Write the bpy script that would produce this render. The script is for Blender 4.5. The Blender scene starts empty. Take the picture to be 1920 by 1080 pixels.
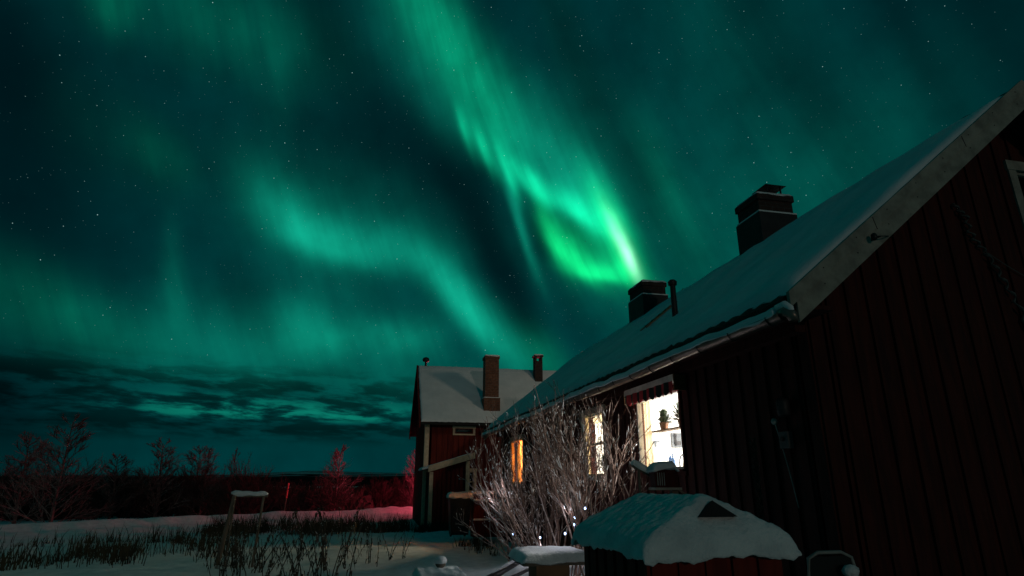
import bpy, math, random
from mathutils import Vector, noise
R = math.radians
sc = bpy.context.scene
COL = sc.collection

# ------------------------------------------------------------------ camera
cam_d = bpy.data.cameras.new('camera'); cam_d.sensor_width = 36; cam_d.lens = 21.0
cam_d.clip_start = .05; cam_d.clip_end = 20000
cam = bpy.data.objects.new('camera', cam_d); COL.objects.link(cam)
cam.location = (0, 0, 1.6); cam.rotation_euler = (R(90 + 17.865), 0, R(-12.413))
sc.camera = cam
sc.view_settings.view_transform = 'Standard'; sc.view_settings.look = 'None'
sc.view_settings.gamma = 1; sc.view_settings.exposure = 0
sc.cycles.max_bounces = 8; sc.cycles.transparent_max_bounces = 16
sc.cycles.sample_clamp_indirect = 3

# ------------------------------------------------------------------ night sky with aurora, clouds and stars
world = bpy.data.worlds.new("World"); sc.world = world; world.use_nodes = True
wt = world.node_tree; wt.nodes.clear()
class NT:
    def __init__(s, t): s.t = t
    def n(s, typ, *ins, **kw):
        nd = s.t.nodes.new(typ)
        for k, v in kw.items(): setattr(nd, k, v)
        for i, v in enumerate(ins):
            if v is None: continue
            if isinstance(v, bpy.types.NodeSocket): s.t.links.new(v, nd.inputs[i])
            else: nd.inputs[i].default_value = v
        return nd
    def m(s, op, a, b=None, c=None, clamp=False):
        nd = s.n('ShaderNodeMath', a, b, c, operation=op); nd.use_clamp = clamp
        return nd.outputs[0]
    def v(s, op, a, b=None, c=None):
        nd = s.n('ShaderNodeVectorMath', a, b, c, operation=op)
        return nd.outputs['Value'] if op in ('DOT_PRODUCT', 'LENGTH') else nd.outputs[0]
    def map(s, vec, loc, rot, scl, typ='TEXTURE'):
        nd = s.n('ShaderNodeMapping', vec, vector_type=typ)
        nd.inputs['Location'].default_value = loc; nd.inputs['Rotation'].default_value = rot
        nd.inputs['Scale'].default_value = scl
        return nd.outputs[0]
    def noise(s, vec, scale, detail=2, rough=.5, col=False):
        nd = s.n('ShaderNodeTexNoise', vec)
        nd.inputs['Scale'].default_value = scale; nd.inputs['Detail'].default_value = detail
        nd.inputs['Roughness'].default_value = rough
        return nd.outputs['Color' if col else 'Fac']
    def range(s, x, a, b, c=0, d=1, smooth=True):
        nd = s.n('ShaderNodeMapRange', x, a, b, c, d); nd.interpolation_type = 'SMOOTHSTEP' if smooth else 'LINEAR'
        return nd.outputs[0]
W = NT(wt)
# glow: azimuth, elevation, half length, half width (degrees), tilt, amount, tint, edge sharpness
GLOW = [(1.72,43.1,5.57,1.98,-46.52,0.130,"G",1.0),
 (5.36,39.32,5.35,1.99,-48.35,0.120,"G",1.1),
 (8.52,35.85,4.49,2.22,-51.63,0.110,"G",1.2),
 (11.53,32.86,4.09,2.47,-52.11,0.100,"G",1.4),
 (14.73,30.43,4.75,3.21,-46.1,0.090,"T",1.6),
 (0.13,40.41,5.62,2.47,-47.87,0.040,"T",1.0),
 (4.13,34.47,3.96,1.98,-50.68,0.050,"T",1.3),
 (18.13,28.86,5.41,2.71,-56.34,0.080,"T",1.3),
 (21.38,26.22,3.32,1.5,-62.58,0.090,"T",1.0),
 (22.02,27.66,4.03,1.19,-66.76,0.030,"T",1.0),
 (7.01,32.84,1.64,0.46,-68.54,0.240,"G",1.6),
 (9.22,30.99,1.69,0.51,-65.28,0.340,"G",1.8),
 (11.37,29.96,2.01,0.51,-64.14,0.300,"G",1.6),
 (12.24,28.58,1.51,0.51,-69.32,0.200,"G",1.8),
 (13.84,28.23,2.1,0.75,-48.55,0.300,"G",1.8),
 (15.03,27.72,1.55,0.49,-57.51,0.250,"G",1.5),
 (8.04,31.73,2.03,0.77,-53.4,0.100,"G",1.3),
 (10.39,29.94,2.59,0.87,-50.74,0.140,"G",1.6),
 (17.47,26.01,3.39,0.92,-29.25,0.340,"G",1.6),
 (20.46,24.37,2.55,1.03,-38.45,0.360,"G",1.5),
 (22.35,23.91,2.81,1.06,-63.45,0.300,"K",1.0),
 (21.34,25.47,4.12,1.7,-58.58,0.100,"G",1.2),
 (15.87,24.19,2.29,0.83,-73.67,0.170,"K",1.6),
 (17.02,21.79,1.96,1.07,-61.77,0.400,"K",1.8),
 (19.03,20.09,2.21,1.04,-40.55,0.520,"K",2.0),
 (18.97,21.31,1.43,0.64,-70.91,0.200,"K",1.0),
 (21.44,18.97,2.22,0.86,-12.39,0.600,"K",2.0),
 (23.76,19.15,1.22,0.83,-64.71,0.550,"K",1.8),
 (23.22,20.59,1.72,0.73,-67.41,0.340,"K",1.0),
 (20.08,22.03,3.16,1.87,-42.65,0.170,"K",1.0),
 (23.61,21.67,2.13,0.47,-66.39,0.600,"C",1.3),
 (24.36,20.32,1.41,0.36,-70.98,0.650,"C",1.0),
 (23.35,22.59,3.55,0.95,-66.16,0.300,"K",1.0),
 (12.53,26,2.53,0.45,-72.2,0.120,"T",1.3),
 (13.52,23.22,2.8,0.39,-77.31,0.120,"T",1.2),
 (14.59,20.15,2.06,0.43,-69.53,0.090,"T",1.2),
 (-11.46,24.03,3.26,1.92,-40.93,0.110,"T",1.2),
 (-8.53,22.08,2.88,1.85,-37.25,0.150,"T",1.5),
 (-4.87,20.56,3.76,1.67,-11.78,0.150,"T",2.0),
 (-0.53,20.94,4.7,1.8,-0.42,0.100,"T",1.6),
 (3.78,19.7,3.12,1.35,-40.8,0.110,"T",1.3),
 (6.26,17.51,3.1,1.36,-55.01,0.130,"T",1.3),
 (8.45,15.27,3.63,1.45,-47.89,0.190,"T",1.4),
 (11.11,13.01,3.61,1.55,-46.83,0.140,"T",1.3),
 (15.01,11.49,2.54,1.34,-49.98,0.130,"G",1.2),
 (-3.37,23.67,7.73,3.96,-13.13,0.050,"T",1.0),
 (-7.52,13.22,2.15,1.87,-35.57,0.130,"T",1.0),
 (-4.43,12.23,1.07,1.63,-84.76,0.090,"T",1.0),
 (0.04,12.97,3.01,1.19,-7.17,0.090,"T",1.0),
 (3.07,13.1,1.52,2.53,-66.86,0.060,"T",1.0),
 (-4.16,15.69,7.42,2.93,-25.46,0.030,"T",1.0),
 (-28.03,13.58,3.73,1.86,-22.49,0.055,"G",1.0),
 (-24.27,11.54,4.23,1.81,-9.4,0.040,"G",1.0),
 (-18.51,16.36,3.56,0.64,-78.75,0.035,"T",1.0),
 (-18.08,13.72,2.67,0.99,-79,0.035,"T",1.0),
 (-13.08,12.48,4.4,2.26,-15.36,0.050,"T",1.0),
 (-21.3,26.06,2.23,1.39,-27.65,0.040,"G",1.0),
 (-25.92,26.87,4.45,2.48,-15.26,0.015,"G",1.0),
 (-27.33,36.02,1.49,1.4,-75.07,0.070,"G",1.0),
 (-17.26,37.96,8.08,2.92,-1.48,0.045,"G",1.0),
 (-12.09,34.94,1.53,3.49,3.59,0.025,"T",1.0),
 (28.38,25.61,5.43,1.34,-71.97,0.050,"G",1.0),
 (30.14,22.47,8.95,4.46,-55.04,0.035,"T",1.0),
 (43.34,24.96,9.31,4.02,23.43,0.030,"T",1.0),
 (37.35,34.41,12.05,5.72,-66.28,0.020,"T",1.0),
 (21.33,35.35,9.74,1.67,-64.26,0.020,"T",1.0),
 (22.46,16.6,9.23,2.55,-32.25,0.040,"T",1.0),
 (-3.12,9.39,15.38,2.65,-2.55,0.045,"T",1.0),
 (-17.39,10.67,11.97,1.76,0.32,0.025,"T",1.0),]
DARK = [(-2.36,30.09,7.97,3.42,-15.77,0.55),
 (6.17,27.6,5.62,2.45,-54.43,0.62),
 (9.94,21.93,5.64,1.85,-69.88,0.72),
 (13.21,15.82,5.65,1.37,-67.49,0.60),
 (15.28,22.18,1.84,0.55,-73.73,0.35),
 (-8.44,39.15,6.92,2.27,-37.85,0.50),
 (19.57,22.81,1.8,0.73,-42.29,0.30),
 (-33.87,28.73,7.56,5.18,-46.21,0.80),
 (-27.39,18.45,4.79,2.4,-9.85,0.35),
 (-28.43,5.12,4.66,5.97,4.38,0.75),
 (19.71,38.19,12.34,1.82,-64.74,0.50),
 (27.02,25.26,8.97,1.25,-69.39,0.30),
 (41.44,34.74,11.65,2.71,-68.54,0.40),
 (57.45,31.62,7.53,3.87,-70.41,0.60),
 (51.26,34.16,6.5,1.13,-74.61,0.40),
 (19.25,14.7,5.08,1.3,-63.41,0.35),
 (-13.03,15.29,2.78,1.77,-53.84,0.30),
 (-30.6,20.83,6.19,6.32,-77.02,0.50),
 (-16.14,26.85,8.99,2.72,-7.59,0.25),]
dirv = W.n('ShaderNodeTexCoord').outputs['Generated']
sx = W.n('ShaderNodeSeparateXYZ', dirv)
az = W.m('MULTIPLY', W.m('ARCTAN2', sx.outputs[0], sx.outputs[1]), 57.29578)
el = W.m('MULTIPLY', W.m('ARCSINE', sx.outputs[2]), 57.29578)
ae0 = W.n('ShaderNodeCombineXYZ', az, el, 0.0).outputs[0]
w1 = W.v('SUBTRACT', W.noise(ae0, .09, 3, .5, True), (.5, .5, .5))
ae = W.v('MULTIPLY_ADD', w1, (1.0, .7, 0), ae0)
def blob(b, skew=1.0):
    q = W.map(ae, (b[0], b[1], 0), (0, 0, R(b[4])), (b[2], b[3], 1))
    if skew != 1.0:
        q = W.v('MULTIPLY_ADD', W.v('MINIMUM', q, (0, 0, 0)), (0, skew - 1, 0), q)
    return W.m('POWER', .5488, W.v('DOT_PRODUCT', q, q))
def after(v, f):   # same vector, but evaluated only once f is known (keeps the shader's stack small)
    return W.v('MULTIPLY_ADD', W.n('ShaderNodeCombineXYZ', f, f, f).outputs[0], (1e-9, 1e-9, 1e-9), v)
acc = {}
for i, b in enumerate(GLOW):
    if i % 10 == 9: ae = after(ae, acc[k])
    g = blob(b, b[7]); k = b[6]
    acc[k] = W.m('MULTIPLY', g, b[5]) if k not in acc else W.m('MULTIPLY_ADD', g, b[5], acc[k])
dk = None; ae = after(after(ae, acc['T']), acc['G'])
for i, b in enumerate(DARK):
    if i == 10: ae = after(ae, dk)
    f = W.m('MULTIPLY_ADD', blob(b), -b[5], 1.0)
    dk = f if dk is None else W.m('MULTIPLY', dk, f)
# fine rays that run along the curtain
rays = W.noise(W.map(after(ae0, dk), (0, 0, 0), (0, 0, R(-66)), (16, 1.5, 1)), 1.0, 3, .55)
rayf = W.range(rays, .25, .75, .70, 1.28, False)
soft = W.range(W.noise(ae0, .17, 4, .55), .25, .75, .72, 1.28, False)
base = W.m('MULTIPLY_ADD', W.m('POWER', 2.71828, W.m('MULTIPLY', el, -1 / 14)), .6, .55)
def tint(f, c): return W.v('MULTIPLY', W.n('ShaderNodeCombineXYZ', f, f, f).outputs[0], c)
T_ = W.m('MULTIPLY', acc['T'], W.m('MULTIPLY_ADD', W.m('SUBTRACT', rayf, 1), .7, 1))
G_ = W.m('MULTIPLY', acc['G'], rayf)
s = W.v('ADD', tint(W.m('MINIMUM', base, 1.1), (.0, .040, .041)), tint(T_, (.012, 1.0, .60)))
s = W.v('ADD', s, tint(G_, (.006, 1.0, .47)))
s = W.v('ADD', s, tint(acc['C'], (.5, 1.0, .70)))
s = W.v('ADD', s, tint(W.m('MULTIPLY', acc['K'], rayf), (.006, 1.0, .26)))
s = W.v('MULTIPLY', s, tint(W.m('MULTIPLY', dk, soft), (1, 1, 1)))
s = W.v('ADD', s, (0, .003, .006))
# stars
vo = W.n('ShaderNodeTexVoronoi', dirv); vo.inputs['Scale'].default_value = 150
rnd = W.n('ShaderNodeSeparateColor', vo.outputs['Color'])
mag = W.m('POWER', rnd.outputs[0], 13)
dot = W.range(vo.outputs['Distance'], W.m('MULTIPLY_ADD', mag, .02, .10), .02, 0, 1)
vis = W.m('MULTIPLY', W.range(el, 5, 14), W.m('MULTIPLY_ADD', mag, .75, .09))
star = W.m('MULTIPLY', dot, vis)
s = W.v('ADD', s, tint(star, (.55, .9, .85)))
# low stratus bank above the horizon
cl = W.noise(W.map(W.v('MULTIPLY_ADD', w1, (5, 1.0, 0), ae0), (3, 0, 0), (0, 0, R(-2)), (5.5, 1.15, 1)), 1.0, 6, .58)
band = W.m('MULTIPLY', W.range(el, 10.6, 7.6), W.range(el, 2.6, 4.2))
cm = W.m('MULTIPLY', W.range(cl, .40, .58), band)
fade = W.range(az, 14, -2, .25, 1)
clf = W.m('MULTIPLY_ADD', W.m('MULTIPLY', cm, fade), -.68, 1.0)
s = W.v('MULTIPLY', s, tint(clf, (1, 1, 1)))
lo = W.m('MULTIPLY_ADD', W.range(el, 5.2, 4.2), -.30, 1.0)
s = W.v('MULTIPLY', s, tint(lo, (1, 1, 1)))
gap = W.m('MULTIPLY', W.m('MULTIPLY', W.range(cl, .52, .38), W.range(el, 4.7, 5.4)), W.m('MULTIPLY', W.range(el, 7.4, 5.8), W.m('MULTIPLY', W.range(az, -25, -14), W.range(az, 8, -4))))
s = W.v('ADD', s, tint(W.m('MULTIPLY', gap, .13), (.02, 1, .6)))
bg = W.n('ShaderNodeBackground', s, 1.0)
W.n('ShaderNodeOutputWorld', bg.outputs[0])
world.cycles.sampling_method = 'MANUAL'; world.cycles.sample_map_resolution = 512

# ------------------------------------------------------------------ lamps
def sun(direction, strength, color, angle):
    d = bpy.data.lights.new('sun', 'SUN'); d.energy = strength; d.color = color; d.angle = R(angle)
    o = bpy.data.objects.new('sun', d); COL.objects.link(o)
    o.rotation_euler = Vector(direction).to_track_quat('-Z', 'Y').to_euler(); return o
def lamp(name, loc, power, color, radius=.08):
    d = bpy.data.lights.new(name, 'POINT'); d.energy = power; d.color = color; d.shadow_soft_size = radius
    o = bpy.data.objects.new(name, d); COL.objects.link(o); o.location = loc; return o
sun((-.10, .97, -.13), .125, (1, .82, .66), 1.5)
STREET_POWER = 380; KITCHEN = 430; PANTRY = 520; PARLOUR = 420; BRAKE = 5200; SHRUB_FILL = 3.6

# ------------------------------------------------------------------ materials
def mat(name, col, rough=.8, **kw):
    m = bpy.data.materials.new(name); m.use_nodes = True
    N = NT(m.node_tree); p = m.node_tree.nodes['Principled BSDF']
    p.inputs['Roughness'].default_value = rough; p.inputs['Metallic'].default_value = kw.get('metal', 0)
    p.inputs['Specular IOR Level'].default_value = kw.get('spec', .3)
    tc = N.n('ShaderNodeTexCoord').outputs['Object']
    vec = N.map(tc, (0, 0, 0), (0, 0, 0), kw.get('stretch', (1, 1, 1)), 'POINT')
    f = N.noise(vec, kw.get('scale', 6), kw.get('detail', 5), .6)
    c2 = kw.get('col2', tuple(c * .65 for c in col))
    mx = N.n('ShaderNodeMix', data_type='RGBA'); mx.inputs[6].default_value = (*c2, 1); mx.inputs[7].default_value = (*col, 1)
    N.t.links.new(N.range(f, .3, .7), mx.inputs[0])
    N.t.links.new(mx.outputs[2], p.inputs['Base Color'])
    if kw.get('bump', 0):
        b = N.n('ShaderNodeBump'); b.inputs['Strength'].default_value = kw['bump']; b.inputs['Distance'].default_value = kw.get('bdist', .02)
        N.t.links.new(N.noise(vec, kw.get('bscale', 18), 4, .6), b.inputs['Height'])
        N.t.links.new(b.outputs[0], p.inputs['Normal'])
    m['N'] = 1
    return m
def frosted(name, wood, snow, lo=-.1, hi=.55):
    "bark with frost lying on whatever faces up"
    m = mat(name, wood, .8, scale=25)
    N = NT(m.node_tree); p = m.node_tree.nodes['Principled BSDF']
    old = p.inputs['Base Color'].links[0].from_socket
    g = N.n('ShaderNodeNewGeometry'); z = N.n('ShaderNodeSeparateXYZ', g.outputs['Normal']).outputs[2]
    nz = N.noise(N.n('ShaderNodeTexCoord').outputs['Object'], 9, 3)
    k = N.range(N.m('ADD', z, N.m('MULTIPLY', N.m('SUBTRACT', nz, .5), 1.6)), lo, hi)
    mx = N.n('ShaderNodeMix', data_type='RGBA'); N.t.links.new(k, mx.inputs[0])
    N.t.links.new(old, mx.inputs[6]); mx.inputs[7].default_value = (*snow, 1)
    N.t.links.new(mx.outputs[2], p.inputs['Base Color']); return m
def brick(name, c1, c2, mortar):
    m = bpy.data.materials.new(name); m.use_nodes = True
    N = NT(m.node_tree); p = m.node_tree.nodes['Principled BSDF']; p.inputs['Roughness'].default_value = .9
    tc = N.n('ShaderNodeSeparateXYZ', N.n('ShaderNodeTexCoord').outputs['Object'])
    v = N.n('ShaderNodeCombineXYZ', N.m('ADD', tc.outputs[0], tc.outputs[1]), tc.outputs[2], 0.0).outputs[0]
    b = N.n('ShaderNodeTexBrick', v, (*c1, 1), (*c2, 1), (*mortar, 1))
    b.inputs['Scale'].default_value = 1; b.inputs['Brick Width'].default_value = .25; b.inputs['Row Height'].default_value = .075
    b.inputs['Mortar Size'].default_value = .008
    nz = N.noise(N.n('ShaderNodeTexCoord').outputs['Object'], 12, 4)
    mx = N.n('ShaderNodeMix', data_type='RGBA', blend_type='MULTIPLY'); mx.inputs[0].default_value = 1
    N.t.links.new(b.outputs[0], mx.inputs[6]); N.t.links.new(N.range(nz, .2, .8, .5, 1.2), mx.inputs[7])
    N.t.links.new(mx.outputs[2], p.inputs['Base Color'])
    bp = N.n('ShaderNodeBump'); bp.inputs['Strength'].default_value = .6; bp.inputs['Distance'].default_value = .01; bp.invert = True
    N.t.links.new(b.outputs['Fac'], bp.inputs['Height']); N.t.links.new(bp.outputs[0], p.inputs['Normal'])
    return m
def pane_mat(name, tintc=(1, 1, 1), gloss=.08):
    m = bpy.data.materials.new(name); m.use_nodes = True; t = m.node_tree; t.nodes.clear(); N = NT(t)
    tr = N.n('ShaderNodeBsdfTransparent', (*tintc, 1)); gl = N.n('ShaderNodeBsdfGlossy', (1, 1, 1, 1), .03)
    mx = N.n('ShaderNodeMixShader', gloss, tr.outputs[0], gl.outputs[0]); N.n('ShaderNodeOutputMaterial', mx.outputs[0]); return m
def emis(name, col, k):
    m = bpy.data.materials.new(name); m.use_nodes = True; t = m.node_tree; t.nodes.clear(); N = NT(t)
    e = N.n('ShaderNodeEmission', (*col, 1), k); N.n('ShaderNodeOutputMaterial', e.outputs[0]); return m
M = {}
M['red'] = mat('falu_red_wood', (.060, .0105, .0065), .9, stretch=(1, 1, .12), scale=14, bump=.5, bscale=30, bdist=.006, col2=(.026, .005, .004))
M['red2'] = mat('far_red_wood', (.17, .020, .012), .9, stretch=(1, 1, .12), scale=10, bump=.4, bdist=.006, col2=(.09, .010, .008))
M['white'] = mat('weathered_white_paint', (.33, .32, .27), .7, stretch=(1, 1, 1), scale=5, detail=8, bump=.45, bscale=25, bdist=.006, col2=(.18, .17, .145))
M['cream'] = mat('cream_trim_paint', (.80, .62, .44), .7, scale=8, col2=(.62, .46, .32), bump=.2)
M['snow'] = mat('snow', (.82, .84, .85), .75, scale=5, detail=7, col2=(.62, .65, .67), bump=.9, bscale=38, bdist=.02, spec=.2)
M['snowfine'] = mat('roof_snow', (.80, .82, .84), .75, scale=1.2, col2=(.68, .71, .73), bump=.4, bscale=9, bdist=.03, spec=.2)
M['tile'] = mat('dark_roof_tile', (.022, .020, .020), .8, scale=6, bump=.4)
M['dark'] = mat('dark_plastic', (.010, .011, .012), .45, scale=3)
M['metal'] = mat('black_sheet_metal', (.030, .032, .034), .55, scale=5, metal=.3, bump=.2)
M['gutter'] = mat('painted_gutter_metal', (.22, .17, .14), .35, scale=7, metal=.6, spec=.5)
M['brickd'] = brick('dark_brick', (.05, .022, .016), (.035, .017, .013), (.045, .04, .038))
M['bricko'] = brick('orange_brick', (.20, .075, .04), (.15, .055, .032), (.17, .12, .09))
M['inner'] = mat('white_interior_paint', (.86, .85, .82), .9, scale=2, col2=(.80, .79, .76))
M['warm'] = mat('warm_wallpaper', (.86, .56, .26), .9, scale=8, col2=(.66, .36, .14))
def translucent(m):
    t = m.node_tree; N = NT(t); p = t.nodes['Principled BSDF']; c = p.inputs['Base Color'].links[0].from_socket
    tr = N.n('ShaderNodeBsdfTranslucent', c); mx = N.n('ShaderNodeMixShader', .55, p.outputs[0], tr.outputs[0])
    t.links.new(mx.outputs[0], [n for n in t.nodes if n.bl_idname == 'ShaderNodeOutputMaterial'][0].inputs[0]); return m
M['curtain'] = mat('orange_curtain_cloth', (.85, .44, .15), .9, scale=9, stretch=(1, 3, .6), col2=(.55, .2, .05))
M['lace'] = mat('cream_curtain_cloth', (.80, .66, .42), .9, scale=12, stretch=(1, 4, .5), col2=(.55, .42, .22))
M['white_sash'] = M['inner']
M['orange_cloth'] = translucent(mat('orange_translucent_curtain', (.90, .50, .20), .9, scale=9, stretch=(1, 3, .6), col2=(.7, .28, .08)))
M['cream_cloth'] = translucent(mat('cream_translucent_curtain', (.88, .78, .58), .9, scale=12, stretch=(1, 4, .5), col2=(.7, .56, .34)))
M['wood'] = mat('grey_wood', (.16, .13, .10), .9, scale=8, stretch=(1, 1, .3), bump=.4)
M['brown'] = mat('brown_painted_frame', (.20, .11, .05), .6, scale=6)
M['soil'] = mat('green_houseplant_leaf', (.05, .07, .02), .6, scale=8)
M['pot'] = mat('terracotta', (.25, .12, .06), .8, scale=6)
M['blind'] = mat('aluminium_blind_slat', (.30, .33, .38), .4, scale=5)
M['phone'] = mat('grey_phone_plastic', (.10, .11, .12), .5, scale=4)
M['phoned'] = mat('dark_phone_plastic', (.02, .02, .022), .5, scale=4)
M['blueglass'] = mat('blue_bottle', (.20, .34, .60), .2, scale=4)
M['cred'] = mat('red_awning_cloth', (.42, .04, .05), .9, scale=10)
M['cgreen'] = mat('dark_green_awning_cloth', (.012, .035, .03), .9, scale=10)
M['twig'] = frosted('frosted_shrub_bark', (.17, .10, .075), (.74, .62, .57), -.05, .8)
M['birch'] = frosted('frosted_birch_bark', (.09, .06, .06), (.24, .20, .20), -.1, .8)
M['darkbush'] = mat('dark_brushwood', (.040, .028, .026), .95, scale=2)
M['weed'] = frosted('withered_weed', (.050, .040, .026), (.42, .44, .42), .35, 1.2)
M['grass'] = mat('withered_grass', (.050, .045, .025), .95, scale=1, col2=(.020, .022, .014))
M['pane'] = pane_mat('window_glass'); M['pane2'] = pane_mat('dark_window_glass', (.4, .4, .4), .10)
M['bulb'] = emis('led_bulb_glow', (.45, .62, 1.0), 5)
M['lampglass'] = emis('street_lamp_glow', (1, .8, .55), 30)
M['redlens'] = emis('red_tail_lamp', (1, .02, .04), 30)
M['roomlamp'] = emis('ceiling_lamp_glow', (1, .93, .82), 6)
M['hill'] = mat('snowy_hillside', (.50, .54, .56), 1, scale=.0025, stretch=(1, 1, 34), detail=8, col2=(.012, .016, .018), spec=0)
_N = NT(M['hill'].node_tree); _g = _N.n('ShaderNodeSeparateXYZ', _N.n('ShaderNodeTexCoord').outputs['Object']).outputs[2]
_mx = [n for n in M['hill'].node_tree.nodes if n.bl_idname == 'ShaderNodeMix'][0]; _f = _mx.inputs[0].links[0].from_socket
_N.t.links.new(_N.m('MULTIPLY', _N.range(_f, .30, .60), _N.range(_g, 12, 34)), _mx.inputs[0])
M['marker'] = mat('red_reflective_marker', (.75, .10, .08), .5, scale=4)
M['rope'] = mat('grey_cable_sheath', (.07, .08, .08), .6, scale=6)
M['awning'] = mat('white_enamelled_box', (.80, .80, .76), .5, scale=4)
M['white2'] = mat('white_plastic', (.34, .36, .34), .5, scale=4)

# ------------------------------------------------------------------ mesh helpers
BASE = {}
class MB:
    def __init__(s): s.v = []; s.f = []; s.smooth = False
    def quad8(s, p):
        b = len(s.v); s.v += [tuple(q) for q in p]
        for f in ((0, 3, 2, 1), (4, 5, 6, 7), (0, 1, 5, 4), (1, 2, 6, 5), (2, 3, 7, 6), (3, 0, 4, 7)): s.f.append(tuple(b + i for i in f))
        return s
    def box(s, x0, x1, y0, y1, z0, z1):
        return s.quad8([(x0, y0, z0), (x1, y0, z0), (x1, y1, z0), (x0, y1, z0), (x0, y0, z1), (x1, y0, z1), (x1, y1, z1), (x0, y1, z1)])
    def bar(s, a, b, w, h, up=(0, 0, 1)):
        a = Vector(a); b = Vector(b); d = (b - a).normalized(); u = Vector(up)
        if abs(d.dot(u)) > .95: u = Vector((0, 1, 0))
        r = d.cross(u).normalized() * w / 2; q = r.cross(d).normalized() * h / 2
        return s.quad8([a - r - q, a + r - q, a + r + q, a - r + q, b - r - q, b + r - q, b + r + q, b - r + q])
    def tube(s, pts, rad, n=6, cap=True):
        pts = [Vector(p) for p in pts]; b0 = len(s.v); m = len(pts)
        if not isinstance(rad, (list, tuple)): rad = [rad] * m
        ref = Vector((.31, .17, .93))
        for i, p in enumerate(pts):
            d = (pts[min(i + 1, m - 1)] - pts[max(i - 1, 0)])
            d = d.normalized() if d.length > 1e-9 else Vector((0, 0, 1))
            if abs(d.dot(ref)) > .97: ref = Vector((.9, .3, .1))
            a = d.cross(ref).normalized(); c = d.cross(a)
            for k in range(n):
                t = 2 * math.pi * k / n
                s.v.append(tuple(p + (a * math.cos(t) + c * math.sin(t)) * rad[i]))
        for i in range(m - 1):
            for k in range(n):
                a = b0 + i * n + k; b = b0 + i * n + (k + 1) % n
                s.f.append((a, b, b + n, a + n))
        if cap and n > 2:
            s.f.append(tuple(b0 + k for k in range(n))[::-1]); s.f.append(tuple(b0 + (m - 1) * n + k for k in range(n)))
        return s
    def lathe(s, c, prof, n=16):
        c = Vector(c); return s.tube([c + Vector((0, 0, z)) for r, z in prof], [max(r, .0005) for r, z in prof], n)
    def blob(s, c, rx, ry, rz, n=8, m=5, jit=.12, rng=random):
        b0 = len(s.v)
        for i in range(m + 1):
            th = math.pi * i / m
            for k in range(n):
                ph = 2 * math.pi * k / n; j = 1 + rng.uniform(-jit, jit)
                s.v.append((c[0] + rx * j * math.sin(th) * math.cos(ph), c[1] + ry * j * math.sin(th) * math.sin(ph), c[2] + rz * math.cos(th)))
        for i in range(m):
            for k in range(n):
                a = b0 + i * n + k; b = b0 + i * n + (k + 1) % n; s.f.append((a, a + n, b + n, b))
        return s
    def build(s, name, material, parent=None, smooth=None):
        me = bpy.data.meshes.new(name); off = BASE.get(parent.name, Vector()) if parent else Vector()
        me.from_pydata([(x - off[0], y - off[1], z - off[2]) for x, y, z in s.v], [], s.f); me.update()
        me.materials.append(material)
        if smooth or (smooth is None and s.smooth): me.polygons.foreach_set('use_smooth', [True] * len(me.polygons))
        o = bpy.data.objects.new(name, me); COL.objects.link(o)
        if parent: o.parent = parent; BASE[o.name] = off
        return o
def tag(o, label, cat, group=None):
    o['label'] = label; o['category'] = cat
    if group: o['group'] = group
    return o
def thing(name, label, cat, loc, group=None):
    o = bpy.data.objects.new(name, None); COL.objects.link(o); o.location = loc
    BASE[o.name] = Vector(loc); return tag(o, label, cat, group)
def structure(o): o['kind'] = 'structure'; return o
def stuff(o): o['kind'] = 'stuff'; return o
def nz(x, y, z=0.0, s=1.0): return noise.noise(Vector((x * s, y * s, z * s)))
def steps(a, b, step, edge):
    L = b - a; e = min(edge, L * .3); core = max(1, int((L - 2 * e) / step))
    return [a, a + .12 * e, a + .35 * e, a + .65 * e] + [a + e + (L - 2 * e) * i / core for i in range(core + 1)] + [b - .65 * e, b - .35 * e, b - .12 * e, b]
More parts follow.
